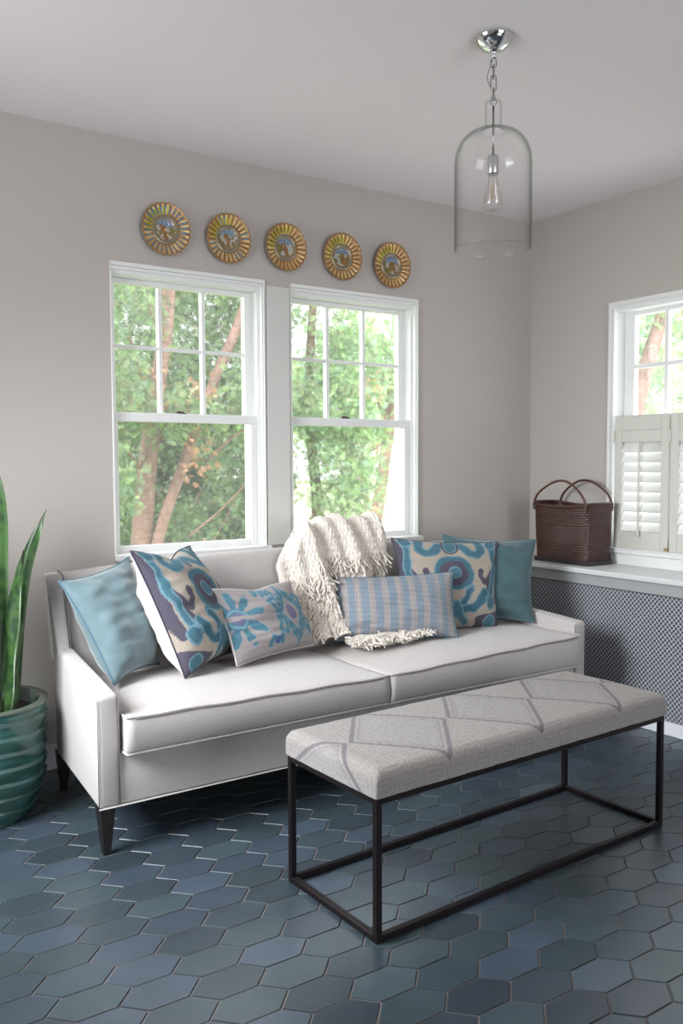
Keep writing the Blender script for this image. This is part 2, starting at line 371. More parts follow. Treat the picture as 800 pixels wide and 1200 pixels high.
def shutter_panel(ytop, label):
    """panel hangs from ytop (far edge) toward the camera"""
    wd = .322; y1 = ytop; y0 = ytop-wd; z0, z1 = .802, 1.478; xa, xb = 3.672, 3.698
    r = empty('window_shutter', (3.685, (y0+y1)/2, z0), label, 'shutter', 'half-height louvered window shutters')
    st = .044
    boxes('shutter_frame', [(xa, xb, y0, y0+st, z0, z1), (xa, xb, y1-st, y1, z0, z1), (xa, xb, y0+st, y1-st, 1.342, z1), (xa, xb, y0+st, y1-st, z0, .892),
                            (xa-.003, xa+.002, y0+st, y1-st, 1.400, 1.405)], m_shut, r, .002)
    n = 9; p = (1.342-.892)/n
    for k in range(n):
        zc = .892+p*(k+.5); V = []; ns = 12; a = math.radians(60)
        for yy in (y0+st+.001, y1-st-.001):
            for q in range(ns):
                an = 2*PI*q/ns; u = .0300*math.cos(an); v = .004*math.sin(an)
                V.append((3.6853+u*math.cos(a)-v*math.sin(a), yy, zc-(u*math.sin(a)+v*math.cos(a))*-1))
        Fc = [(q, (q+1) % ns, ns+(q+1) % ns, ns+q) for q in range(ns)]+[tuple(range(ns)), tuple(range(ns, 2*ns))[::-1]]
        pd_link('louver', V, Fc, m_louv, r)
    box('tilt_rod', 3.652, 3.662, (y0+y1)/2+.000-.005, (y0+y1)/2+.005, .868, 1.348, m_shut, r, .002)
    h = box('hinge', 3.662, 3.674, y0-.004, y0+.012, .808, .822, m_brass, r, .001); h['label'] = 'small brass hinge'
    h = box('hinge', 3.664, 3.674, y1-.006, y1+.004, 1.34, 1.40, m_shut, r, .001)
shutter_panel(2.943, 'half-height white louvered shutter panel nearest the room corner, right of the wicker basket')
shutter_panel(2.613, 'half-height white louvered shutter panel cut off by the right edge of the photo')

# ------------------------------------------------------------------ radiator cover
def cover():
    XF = 3.40; yn = -.6
    r = empty('radiator_cover', (3.55, 1.5, 0), 'white window ledge cabinet with perforated metal grille hiding the radiator along the right wall', 'radiator cover')
    box('ledge_top', XF-.028, XR-.001, yn, YB-.001, .690, .716, m_ledge, r, .005, 2)
    box('apron', XF-.008, XF+.012, yn, YB-.001, .636, .690, m_apron, r, .002)
    b = box('plinth', XF-.010, XF+.012, yn, YB-.016, .0005, .062, m_base, r, .003); b['label'] = 'bright white base strip'
    box('cavity_shade_board', XF+.03, XF+.036, yn, YB-.002, .02, .69, m_cav, r)  # dark board stands in for the shaded hollow behind the grille
    # perforated sheet: octagonal holes in a square lattice, tiny studs where the bars cross
    hy, hz = .0112, .0122; z0, z1 = .060, .640; ny = int((YB-1.9)/hy); nz = int((z1-z0)/hz); V = []; Fc = []
    for i in range(ny):
        for j in range(nz):
            if (i+j) % 2: continue
            cy = YB-.005-(i+.5)*hy; cz = z0+(j+.5)*hz; o = len(V); n8 = 12
            D = []; O = []
            for k in range(n8):
                a = 2*PI*k/n8; c, s_ = math.cos(a), math.sin(a); q = 1/(abs(c)+abs(s_))
                D.append((XF, cy+c*q*hy, cz+s_*q*hz)); rr = .0066*(1+.04*math.cos(4*a)); O.append((XF, cy+c*rr*.93, cz+s_*rr))
            V += O+D
            for k in range(n8): Fc.append((o+k, o+(k+1) % n8, o+n8+(k+1) % n8, o+n8+k))
            o = len(V); V += [(XF-.0022, cy+hy, cz)]+[(XF-.0004, cy+hy+.0030*math.cos(a*PI/3), cz+.0030*math.sin(a*PI/3)) for a in range(6)]
            for k in range(6): Fc.append((o, o+1+k, o+1+(k+1) % 6))
    g = pd_link('grille_screen', V, Fc, m_grille, r, smooth=False); g['label'] = 'pale grey perforated metal grille with tiny dark holes'
    box('grille_sheet_rest', XF, XF+.003, yn, 1.9, z0, z1, m_grille, r)
cover()

# ------------------------------------------------------------------ sofa
def sofa():
    r = empty('sofa', (1.98, 3.0, 0), 'light grey linen sofa with low track arms and dark tapered legs under the back windows', 'sofa')
    XA, XB = .852, 3.112
    # base rail
    hull_prism('sofa_base', [(.90, 2.648, .158), (3.06, 2.648, .158), (3.05, 3.33, .158), (.93, 3.33, .158)], [(.90, 2.648, .328), (3.06, 2.648, .328), (3.05, 3.33, .328), (.93, 3.33, .328)], m_sofa, r, .008, 3, True)
    # arms (narrow toward the back, gently rising)
    def arm(s):
        f = lambda x: x if s < 0 else (XA+XB-x)
        fo, fi, bo, bi = f(.852), f(.922), f(.898), f(.955)
        bot = [(fo, 2.640, .157), (fi, 2.640, .157), (bi, 3.28, .157), (bo, 3.28, .157)]; top = [(fo, 2.640, .520), (fi, 2.640, .520), (bi, 3.28, .572), (bo, 3.28, .572)]
        if s > 0: bot = [bot[1], bot[0], bot[3], bot[2]]; top = [top[1], top[0], top[3], top[2]]
        a = hull_prism('sofa_arm', bot, top, m_sofa, r, .016, 4, True)
        e = .0022
        for xx in (fo+(.001 if s < 0 else -.001), fi-(.001 if s < 0 else -.001)):
            tube('piping_or_shadow', [(xx, 2.6425, .165), (xx, 2.6425, .508)], e*.8, m_pipe, a, 6)
    arm(-1); arm(1)
    # backrest: profile swept along x with a low crown; ends wrap forward into wings
    n = 60; prof = []
    V = []; Fc = []
    def prof_at(x):
        u = (x-(XA+XB)/2)/((XB-XA)/2-.04); top = .832+.042*(1-min(1, abs(u))**2.4)
        yf0, yf1 = 3.185, 3.268; rt = .022
        P = [(yf0, .30), (yf0+.02, .45), (yf0+.045, .62), (yf1-.018, top-.10), (yf1-.006, top-.05), (yf1, top-rt)]
        for k in range(1, 6):
            a = PI*k/6; P.append((yf1+.035-.035*math.cos(a), top-rt+rt*math.sin(a)))
        P += [(yf1+.07, top-rt), (yf1+.055, .5), (yf1+.05, .16), (yf0+.05, .16)]
        return P
    xs = np.linspace(.928, XA+XB-.928, n); m_ = len(prof_at(1))
    for x in xs: V += [(x, y, z) for y, z in prof_at(x)]
    for i in range(n-1):
        for k in range(m_): Fc.append((i*m_+k, i*m_+(k+1) % m_, (i+1)*m_+(k+1) % m_, (i+1)*m_+k))
    Fc += [tuple(range(m_)), tuple((n-1)*m_+k for k in range(m_))[::-1]]
    b = pd_link('backrest', V, Fc, m_sofa, r)
    for s in (-1, 1):
        f = lambda x: x if s < 0 else (XA+XB-x)
        q0 = [(.897, 3.185), (.940, 3.178), (.940, 3.335), (.902, 3.335)]; q1 = [(.868, 3.272), (.932, 3.262), (.934, 3.345), (.880, 3.345)]
        bot = [(f(x), y, .50) for x, y in q0]; top = [(f(x), y, .836) for x, y in q1]
        if s > 0: bot = [bot[k] for k in (1, 0, 3, 2)]; top = [top[k] for k in (1, 0, 3, 2)]
        wg = hull_prism('sofa_wing', bot, top, m_sofa, r, .012, 4, True)
        tube('piping_or_shadow', [(f(.940), 3.178, .50), (f(.938), 3.212, .64), (f(.935), 3.252, .80), (f(.934), 3.266, .832), (f(.935), 3.33, .840)], .0022, m_pipe, wg, 6)
    # seat cushions with crowned tops
    def cushion(x0, x1, zt0, zt1):
        nu, nv = 40, 30; V = []; y0, y1 = 2.606, 3.20
        def edge(t):  # rounded side profile
            return t
        rings = []
        def sup(a, R, lo, hi):  # rounded-rectangle outline point
            pass
        # build as inflated box: top grid + bottom grid + rounded belt
        us = np.linspace(0, 1, nu); vs = np.linspace(0, 1, nv)
        def P(u, v, top):
            x = x0+(x1-x0)*u; y = y0+(y1-y0)*v
            cr = (1-abs(2*u-1)**4)*(1-abs(2*v-1)**4)
            zt = (zt0+(zt1-zt0)*u)
            if top: z = zt+.026*cr+.002*math.sin(x*23)*math.sin(y*17+1)
            else: z = .330-.0*cr
            d = min(u*(x1-x0), (1-u)*(x1-x0)); e = min(v*(y1-y0), (1-v)*(y1-y0))
            return (x, y, z)
        for u in us:
            for v in vs: V.append(P(u, v, True))
        for u in us:
            for v in vs: V.append(P(u, v, False))
        Fc = grid_faces(nu, nv)+[f[::-1] for f in grid_faces(nu, nv, nu*nv)]
        # belt with bulge
        loop = [(i, 0) for i in range(nu)]+[(nu-1, j) for j in range(1, nv)]+[(i, nv-1) for i in range(nu-2, -1, -1)]+[(0, j) for j in range(nv-2, 0, -1)]
        n = len(loop); prev = [i*nv+j for i, j in loop]; lastb = [nu*nv+i*nv+j for i, j in loop]
        for t in (.12, .3, .5, .7, .88):
            cur = []
            for (i, j) in loop:
                a = Vector(V[i*nv+j]); b_ = Vector(V[nu*nv+i*nv+j]); p = a.lerp(b_, t); bl = .012*math.sin(PI*t)**.7
                if j == 0: p.y -= bl
                if j == nv-1: p.y += bl
                if i == 0: p.x += 0
                cur.append(len(V)); V.append(tuple(p))
            for k in range(n): Fc.append((prev[k], cur[k], cur[(k+1) % n], prev[(k+1) % n]))
            prev = cur
        for k in range(n): Fc.append((prev[k], lastb[k], lastb[(k+1) % n], prev[(k+1) % n]))
        c = pd_link('seat_cushion', V, Fc, m_sofa, r)
        for top in (True, False):
            path = []
            for i, j in loop:
                q = Vector(V[(0 if top else nu*nv)+i*nv+j]); path.append(q+Vector((0, -.001 if j == 0 else 0, 0)))
            rr = .0042
            pp = tube('piping_or_shadow', path, rr, m_sofa, c, 6, closed=True)
            if top: tube('piping_or_shadow', [p+Vector((0, -.0035, -.0045)) for p in path[1:nu-1]], .0022, m_pipe, c, 6)  # dark strand draws the shadow line beneath the cushion's top edge
        return c
    cushion(.934, 1.960, .448, .436); cushion(1.968, 3.034, .436, .466)
    for (x, y, dx, dy) in ((.882, 2.672, 0, 0), (3.082, 2.672, 0, 0), (.928, 3.285, 0, .01), (3.036, 3.285, 0, .01)):
        hull_prism('leg', [(x-.012+dx, y-.012+dy, 0), (x+.012+dx, y-.012+dy, 0), (x+.012+dx, y+.012+dy, 0), (x-.012+dx, y+.012+dy, 0)],
                   [(x-.026, y-.026, .160), (x+.026, y-.026, .160), (x+.026, y+.026, .160), (x-.026, y+.026, .160)], m_leg, r, .002, 1)
    tube('piping_or_shadow', [(.853, 2.642, .159), (3.111, 2.642, .159)], .003, m_sofa, r, 6)
sofa()

# ------------------------------------------------------------------ pillows
def seg_d(px, py, a, b):
    ax, ay = a; bx, by = b; dx, dy = bx-ax, by-ay; t = np.clip(((px-ax)*dx+(py-ay)*dy)/(dx*dx+dy*dy+1e-9), 0, 1)
    return np.hypot(px-ax-t*dx, py-ay-t*dy)
def poly_d(px, py, pts):
    d = np.full_like(px, 9.)
    for a, b in zip(pts, pts[1:]): d = np.minimum(d, seg_d(px, py, a, b))
    return d
def C3(*c): return np.array(srgb(*c)[:3])
BEIGE = C3(172, 162, 150); CHAR = C3(88, 84, 98); TEAL = C3(76, 114, 130); LITE = C3(112, 148, 162); DTEAL = C3(66, 104, 122)
def wob(u, v, s=.02):
    f = np.vectorize(lambda a, b: pnoise(Vector((a*6, b*6, 1.3))))
    return u+s*f(u, v), v+s*f(u+5, v+3)
def pat_suzani(u, v):
    """u,v in -1..1 ; mirror symmetric left/right"""
    x, y = wob(u, v, .035); x = np.abs(x); col = np.tile(BEIGE, u.shape+(1,)).astype(float)
    def paint(d, w, c, outline=None, ow=.028):
        if outline is not None: col[d < w+ow] = outline
        col[d < w] = c
    paint(poly_d(x, y, [(1.05, 1.05), (.98, .80), (.92, .45), (.80, .15), (.72, .02)]), .085, CHAR)
    paint(poly_d(x, y, [(.74, .02), (.62, -.02), (.52, .10), (.56, .24)]), .055, CHAR)
    paint(poly_d(x, y, [(.98, .4), (.96, .0), (.90, -.45)]), .05, CHAR)
    paint(poly_d(x, y, [(.62, -.42), (.70, -.10), (.78, .15)]), .05, CHAR)
    col[(y < -.74+.30*(x-.62)) & (x > .42)] = CHAR
    paint(poly_d(x, y, [(.80, .95), (.84, .6), (.86, .25), (.80, -.08), (.76, -.36)]), .042, TEAL, LITE)
    paint(seg_d(x, y, (.80, .90), (.81, .94)), .085, TEAL, LITE)
    paint(seg_d(x, y, (.76, -.42), (.74, -.50)), .085, TEAL, LITE, .035)
    paint(poly_d(x, y, [(.56, .95), (.60, .74), (.48, .62), (.34, .66), (.22, .86)]), .070, TEAL, LITE)
    paint(seg_d(x, y, (0, 1.0), (0, .80)), .165, CHAR)
    paint(seg_d(x, y, (0, .92), (0, .80)), .095, TEAL, LITE)
    d = np.hypot(x, (y-.18)*.95)
    col[d < .385] = LITE; col[d < .36] = TEAL; col[d < .265] = CHAR; col[d < .125] = LITE; col[d < .10] = TEAL
    paint(seg_d(x, y, (.30, -.16), (.29, -.20)), .065, TEAL, LITE)
    paint(poly_d(x, y, [(.29, -.20), (.20, -.36), (.14, -.46)]), .05, DTEAL, LITE)
    paint(poly_d(x, y, [(.16, -.62), (.36, -.60), (.50, -.44), (.60, -.26)]), .075, DTEAL, LITE)
    paint(poly_d(x, y, [(0, -.50), (.06, -.72), (.20, -.90)]), .06, TEAL, LITE)
    paint(seg_d(x, y, (.76, -.90), (.80, -.86)), .11, TEAL, LITE)
    col *= (1+.05*np.sin(v*260)[..., None]*1)*(1+.04*np.sin(u*230)[..., None])
    return col
def pat_ikat(u, v):
    """lumbar pillow: two feathered medallions"""
    base = C3(164, 158, 158); a = 1.5
    x, y = wob(u*a, v, .03); col = np.tile(base, u.shape+(1,)).astype(float)
    TE = C3(88, 132, 150); L2 = C3(124, 162, 178); VI = C3(118, 116, 148)
    def medallion(cx, cy, diamond):
        X = x-cx; Y = y-cy; r = np.hypot(X, Y); th = np.arctan2(Y, X)
        if diamond:
            dd = np.abs(X)*1.35+np.abs(Y)*.92
            fr = .10*np.abs(np.sin(th*7)); m = (dd < .86+fr) & (dd > .46); col[m] = L2
            m = (dd < .82+fr*.8) & (dd > .50); col[m] = TE
            m = (dd > .66) & (np.abs(np.sin(th*8+.4)) < .22); col[m] = base
            col[dd < .46] = base; m = np.hypot(X*1.2, Y*.9) < .20; col[m] = VI
        else:
            wv = .60+.20*np.sin(th*9); m = (r < wv+.04); col[m] = L2; m = (r < wv); col[m] = TE
            m = (r > .30) & (np.sin(th*9) < -.55); col[m] = base; col[r < .15] = VI; m = (r < .26) & (r > .2); col[m] = L2
    medallion(-1.25, .12, False); medallion(.55, .05, True)
    for (cx, cy) in ((-.32, -.62), (.0, .72), (1.32, .45), (1.35, -.55), (-.2, .78)):
        for sgn in (-1, 1):
            d = poly_d(x, y, [(cx, cy), (cx+.16*sgn, cy+.12), (cx+.20*sgn, cy-.08)])
            col[d < .075] = L2; col[d < .055] = TE
    for sgn in (-1, 1):
        for sg2 in (-1, 1):
            d = poly_d(x, y, [(.55+.55*sgn, .05+.2*sg2), (.55+.70*sgn, .05+.40*sg2), (.55+.50*sgn, .05+.52*sg2), (.55+.42*sgn, .05+.42*sg2)])
            col[d < .07] = L2; col[d < .05] = TE
    d = np.hypot(x+.30, (y+.62)); col[d < .12] = C3(80, 110, 160)
    col *= (1+.04*np.sin(v*150)[..., None])*(1+.04*np.sin(u*260)[..., None])
    return col
def pat_stripe(u, v):
    blue = C3(128, 142, 155); be = C3(172, 162, 156); ro = C3(160, 146, 146); n = 9.2
    ph = ((u*.5+.5)*n+.15) % 1; col = np.tile(blue, u.shape+(1,)).astype(float)
    m = (ph > .56); col[m] = be
    col[(ph > .66) & (ph < .72)] = blue*.9; col[(ph > .84) & (ph < .90)] = blue*.9
    col[(ph > .56) & (ph < .59)] = ro; col[(ph > .97)] = ro
    col *= (1+.11*np.sin(v*95+3*np.sin(u*40))[..., None])*(1+.06*np.sin(v*41+u*9)[..., None])
    return col
def pillow(name, TL, TR, BL, BR, thick, m, label, cat='pillow', pat=None, back=None, edge=None, pinch=.10, res=90, group='throw pillows on the sofa', seed=1, wrinkle=.006, karate=0):
    TL, TR, BL, BR = map(Vector, (TL, TR, BL, BR)); c = (TL+TR+BL+BR)/4
    r = empty(name, tuple(c), label, cat, group)
    nrm = ((TR-BL).cross(TL-BR)).normalized()
    n2 = res; u = np.linspace(-1, 1, n2); U, Vv = np.meshgrid(u, u, indexing='ij')
    pc = pinch
    def place(U, Vv, side):
        # edges bow inward between the corners, softened with wrinkles
        bu = U*(1-pc*(1-np.abs(Vv)**2.2)*np.abs(U)**3); bv = Vv*(1-pc*(1-np.abs(U)**2.2)*np.abs(Vv)**3)
        bv = bv-karate*np.exp(-(U/.35)**2)*(Vv > 0)*Vv**3
        s = (bu+1)/2; t = (bv+1)/2
        h = ((1-np.abs(U)**2.6).clip(0)**.62)*((1-np.abs(Vv)**2.6).clip(0)**.62)
        out = []
        for i in range(U.shape[0]):
            for j in range(U.shape[1]):
                a, b = s[i, j], t[i, j]; p = BL.lerp(BR, a).lerp(TL.lerp(TR, a), b)
                q = Vector((U[i, j]*1.6+seed*3, Vv[i, j]*2.2, seed+side))
                wr = wrinkle*(pnoise(q*1.3)*2+pnoise(Vector((U[i, j]*1.8+seed, Vv[i, j]*7, seed)))*1.0)*min(1, h[i, j]*1.5)
                sag = 1-.18*Vv[i, j]
                out.append(p+nrm*(side*(h[i, j]*thick/2*sag+wr+.002)))
        return out
    Fr = place(U, Vv, 1); Fc = grid_faces(n2, n2)
    col = pat(U, Vv).reshape(-1, 3) if pat else None
    f = pd_link('pillow_front', Fr, Fc, m, r, col=col)
    nb = 40; ub = np.linspace(-1, 1, nb); Ub, Vb = np.meshgrid(ub, ub, indexing='ij')
    Bk = place(Ub, Vb, -1); bk = pd_link('pillow_back', Bk, [q[::-1] for q in grid_faces(nb, nb)], back or m, r)
    if back: bk['label'] = 'plain white back panel'
    ring = [(i, 0) for i in range(nb)]+[(nb-1, j) for j in range(1, nb)]+[(i, nb-1) for i in range(nb-2, -1, -1)]+[(0, j) for j in range(nb-2, 0, -1)]
    path = []
    kk = [Fr[int(round(i*(n2-1)/(nb-1)))*n2+int(round(j*(n2-1)/(nb-1)))] for i, j in ring]
    path = [(a+Bk[i*nb+j])/2 for a, (i, j) in zip(kk, ring)]
    tube('seam_piping', path, .0038, edge or m, r, 6, closed=True)
    return r
m_edge_char = mat('charcoal_cord', (.06, .055, .085, 1), .8)
m_edge_teal = mat('teal_cord', (.07, .15, .20, 1), .8)
pillow('throw_pillow', (.872, 3.10, .829), (1.175, 3.225, .885), (1.003, 2.915, .478), (1.25, 3.12, .478), .17, m_velvet, 'plain teal velvet pillow in the left corner of the sofa, leaning on the left arm', edge=m_edge_teal, pinch=.10, seed=2, wrinkle=.006)
pillow('throw_pillow', (1.084, 2.955, .937), (1.425, 3.215, .915), (1.250, 2.876, .474), (1.575, 3.14, .480), .23, m_print, 'square pillow with bold teal and charcoal scrolls and white back, left end of the sofa', pat=pat_suzani, back=m_white, edge=m_edge_char, pinch=.07, res=170, seed=3, karate=.16, wrinkle=.008)
pillow('throw_pillow', (1.412, 2.99, .768), (1.838, 3.135, .748), (1.477, 2.915, .480), (1.925, 3.07, .482), .15, m_print, 'small rectangular pillow with feathered teal medallions, in front of the left scroll pillow', pat=pat_ikat, back=m_white, edge=m_white, pinch=.06, res=170, seed=4, karate=.10)
pillow('throw_pillow', (2.075, 3.165, .740), (2.585, 2.95, .752), (2.035, 3.085, .476), (2.526, 2.848, .478), .17, m_print, 'rectangular lumbar pillow with blue and beige vertical stripes, middle of the sofa', pat=pat_stripe, edge=m_edge_teal, pinch=.06, res=170, seed=5)
pillow('throw_pillow', (2.435, 3.215, .893), (2.925, 3.015, .862), (2.40, 3.06, .478), (2.830, 2.925, .474), .18, m_print, 'square pillow with bold teal and charcoal scrolls behind the striped pillow', pat=pat_suzani, back=m_white, edge=m_edge_char, pinch=.06, res=170, seed=6)
pillow('throw_pillow', (2.735, 3.20, .895), (3.125, 2.965, .868), (2.70, 3.14, .48), (3.005, 2.86, .492), .17, m_velvet2, 'plain deep teal velvet pillow in the right corner of the sofa', edge=m_edge_teal, pinch=.10, seed=7, wrinkle=.005)

# ------------------------------------------------------------------ knitted throw
def throw():
    r = empty('throw_blanket', (2.2, 3.25, .9), 'chunky cream knitted throw with fringe draped over the middle of the sofa back', 'blanket')
    path = smooth_path([(3.405, .60), (3.412, .76), (3.395, .88), (3.345, .935), (3.285, .935), (3.235, .87), (3.205, .76), (3.165, .64), (3.115, .55), (3.07, .487)], 220)
    ns, nt = 221, 190; V = []
    for i, q in enumerate(path):
        yy, zz = q[0], q[1]; f = i/(ns-1)
        # left and right border of the cloth, in x, down its length
        tpx = [(0, 2.00, 2.46), (.30, 1.985, 2.45), (.42, 1.97, 2.445), (.52, 1.885, 2.43), (.62, 1.82, 2.41), (.72, 1.83, 2.36), (.86, 1.885, 2.26), (1, 1.93, 2.18)]
        for a, b in zip(tpx, tpx[1:]):
            if a[0] <= f <= b[0]+1e-9:
                k = (f-a[0])/(b[0]-a[0]); xl = a[1]+(b[1]-a[1])*k; xr = a[2]+(b[2]-a[2])*k
        tg = Vector(path[min(i+1, ns-1)])-Vector(path[max(i-1, 0)]); nn = Vector((0, -tg[1], tg[0])).normalized()
        if i < ns: nn = Vector((0, -tg[1]*-1, -tg[0]*-1))
        ty, tz = tg[0], tg[1]; l = math.hypot(ty, tz); ny, nz = tz/l, -ty/l   # outward normal guess
        if i < 0: pass
        for j in range(nt):
            t = j/(nt-1); x = xl+(xr-xl)*t
            ed = min(1, min(t, 1-t)*9)**.6
            fold = .016*math.sin(x*30+zz*6)+.012*math.sin(x*61+2+zz*11)+.020*pnoise(Vector((x*7, f*5, 2)))
            row = f*ns/6.2; colm = x/.0155
            kn = .0052*abs(math.sin(PI*row))*(.55+.45*math.sin(2*PI*colm+(int(row) % 2)*PI))+.004*pnoise(Vector((x*60, f*120, 4)))
            d = .018+(fold+.020)*ed+kn
            mid = math.sin(PI*min(1, f*1.0))
            top = .018*math.exp(-((f-.42)/.12)**2)*math.sin(PI*t)**.5
            d = d*ed+top
            V.append((x+.004*pnoise(Vector((f*40, j*.4, 0))), yy-ny*-d if False else yy+ny*(-1)*d*-1, zz+nz*d*1))
    # orient outward: flip if it points inward at the front
    o = pd_link('knit_panel', V, grid_faces(ns, nt), m_knit, r)
    sol = o.modifiers.new('thick', 'SOLIDIFY'); sol.thickness = .006; sol.offset = -1
    def strands(name, roots, ln, rad, spread, zf, par, dirv=Vector((0, -.15, -1))):
        parts = []
        for p in roots:
            p = Vector(p); L_ = ln*random.uniform(.6, 1.15); pts = [p]; d = (dirv+Vector((random.gauss(0, spread), random.gauss(0, spread*.6), 0))).normalized()
            for k in range(6):
                d = (d+Vector((random.gauss(0, .35), random.gauss(0, .25), random.gauss(0, .12)))*.8).normalized()
                q = pts[-1]+d*L_/6
                if q.z < zf+rad: q.z = zf+rad+random.uniform(0, rad*2)
                pts.append(q)
            sp = smooth_path(pts, 10); parts.append(tube_data(sp, [rad*(1+.25*math.sin(k*2.4)) for k in range(11)], 5))
        V2, F2 = merge(parts); q = pd_link(name, V2, F2, m_knit, par); return q
    # shaggy fringe over the folded front edge, hanging in front of the panel
    def surf(f, t, off=.006):
        i = int(f*(ns-1)); j = int(t*(nt-1)); p = Vector(V[i*nt+j]); return p+Vector((0, -off, off*.3))
    roots = [surf(random.uniform(.60, .74), random.uniform(.28, .97)) for _ in range(330)]
    strands('fringe', roots, .07, .0040, .25, .48, r)
    roots = [surf(random.uniform(.68, .95), random.uniform(.02, .42)) for _ in range(430)]
    strands('fringe', roots, .055, .0042, .35, .48, r)
    # the loose end lying on the seat in front of the striped pillow
    cen = smooth_path([(2.045, 2.985, .49), (2.12, 2.955, .50), (2.20, 2.93, .505), (2.28, 2.915, .507), (2.36, 2.93, .52), (2.415, 2.945, .535)], 60)
    ne, mt = 61, 40; VV = []
    for i, p in enumerate(cen):
        f = i/60; wd = .050+.012*math.sin(f*9)-.012*f
        for j in range(mt):
            a = 2*PI*j/mt; rr = 1+.16*math.sin(a*5+f*20)+.10*abs(math.sin(f*70))*(.5+.5*math.sin(a*9))+.15*pnoise(Vector((f*9, math.cos(a)*2, math.sin(a)*2)))
            VV.append((p.x+.2*wd*math.cos(a)*rr*.6, p.y+wd*math.cos(a)*rr, max(.476, p.z-.008+(.024-.004*f)*math.sin(a)*rr)))
    FF = [(i*mt+j, i*mt+(j+1) % mt, (i+1)*mt+(j+1) % mt, (i+1)*mt+j) for i in range(60) for j in range(mt)]+[tuple(range(mt))[::-1], tuple(60*mt+j for j in range(mt))]
    e = pd_link('loose_end', VV, FF, m_knit, r)
    roots = [(2.03+random.uniform(0, .26), 2.94+random.gauss(0, .022)-.02, .50+random.uniform(0, .018)) for _ in range(330)]
    strands('fringe', roots, .05, .0036, .8, .476, r, Vector((-.5, -.5, -.2)))
    roots = [(2.26+random.uniform(0, .16), 2.925+random.gauss(0, .018)-.02, .51+random.uniform(0, .018)) for _ in range(120)]
    strands('fringe', roots, .035, .0034, .8, .476, r, Vector((-.2, -.6, -.4)))
throw()

# ------------------------------------------------------------------ bench
def bench():
    r = empty('bench', (1.90, 1.995, 0), 'long upholstered bench with diamond pattern cushion on an open black metal frame', 'bench'); r.rotation_euler = (0, 0, math.radians(2.0))
    hx, hy, b = .622, .213, .0185; zt = .386
    L4 = [(sx, sy) for sx in (-1, 1) for sy in (-1, 1)]
    for sx, sy in L4:
        x, y = sx*(hx-b/2), sy*(hy-b/2); box('leg', x-b/2, x+b/2, y-b/2, y+b/2, 0.0, zt, m_iron, r, .0015, 1, True)
    for z0 in (.001, zt-b):
        nm = 'bottom_rail' if z0 < .1 else 'top_rail'
        for s in (-1, 1):
            y = s*(hy-b/2); box(nm, -hx+b, hx-b, y-b/2, y+b/2, z0, z0+b, m_iron, r, .0015, 1, True)
            x = s*(hx-b/2); box(nm, x-b/2, x+b/2, -hy+b, hy-b, z0, z0+b, m_iron, r, .0015, 1, True)
    # cushion: rounded-box, pattern wraps over the edges
    X, Y, Z0, Z1 = hx+.006, hy+.006, zt+.001, .462; rad = .032
    nu, nv = 460, 190; 
    def prof(half, n, drop):   # arc-length parametrised cross line: position (p, depth)
        fl = half-rad; arc = rad*PI/2; side = drop; tot = fl+arc+side; out = []
        for k in np.linspace(-tot, tot, n):
            s = abs(k); sg = 1 if k >= 0 else -1
            if s <= fl: out.append((sg*s, 0, k))
            elif s <= fl+arc: a = (s-fl)/rad; out.append((sg*(fl+rad*math.sin(a)), rad*(1-math.cos(a)), k))
            else: out.append((sg*half, rad+(s-fl-arc), k))
        return out
    drop = Z1-Z0-rad; PX = prof(X, nu, drop); PY = prof(Y, nv, drop); V = []; UU = np.zeros((nu, nv)); VVa = np.zeros((nu, nv))
    for i, (x, dx, kx) in enumerate(PX):
        for j, (y, dy, ky) in enumerate(PY):
            # corner blending: push xy in when both sides curve
            d = math.hypot(dx, dy) if (dx < rad and dy < rad) else max(dx, dy)
            d = min(d, Z1-Z0); 
            crown = .006*(1-(x/X)**2)*(1-(y/Y)**4)
            cx = 1-.006*min(1, dx/rad)*min(1, dy/rad)
            V.append((x*cx, y*cx, Z1-d+crown+.0015*pnoise(Vector((x*9, y*9, 1)))))
            UU[i, j] = kx; VVa[i, j] = ky
    # diamonds
    base = np.array((.345, .325, .310)); ln = np.array((.170, .155, .170)); fill = np.array((.285, .270, .275))
    px = .372; yy = VVa/.232; xx = (UU+.37)/(px/2)          # first diamond centred at -0.37
    xm = ((xx+1) % 2)-1; dd = np.abs(xm)+np.abs(yy)*1.0
    mask = (UU < .60)
    col = np.tile(base, (nu, nv, 1))
    f = np.vectorize(lambda a, b_: pnoise(Vector((a*55, b_*55, 0))))
    nz = f(UU, VVa)
    emb = (np.sin(UU*420+nz*3)*.5+.5)*(np.abs(yy) < 2); emb2 = (np.sin(VVa*400+nz*3)*.5+.5)
    tiles = (np.floor(UU/.045)+np.floor(VVa/.045)) % 2; pt = np.where(tiles > 0, emb, emb2)
    ins = mask & (dd < .93)
    col[ins] = (base*.5+fill*.5)+(fill-base)[None, :]*((pt[ins]-.5)*.8)[:, None]
    out = ~ins; col[out] = base*(1-.16*(pt[out][:, None]))
    for lo, hi, k in ((.90, .99, 1), (.80, .83, .6), (.74, .76, .35)):
        s = mask & (dd > lo) & (dd < hi); side = np.where(xm > 0, 1, .85); col[s] = col[s]*(1-k)+ln*k*1.0
    V = np.array(V); hgt = (.0012*(pt-.5)+.0008*nz); V[:, 2] += hgt.reshape(-1)
    V[:, 2] = np.maximum(V[:, 2], Z0)
    c = pd_link('bench_cushion', V, grid_faces(nu, nv), m_bench, r, local=True, col=col.reshape(-1, 3))
    box('cushion_base', -X+.012, X-.012, -Y+.012, Y-.012, Z0-.0005, Z0+.012, m_pipe, r, local=True)
bench()

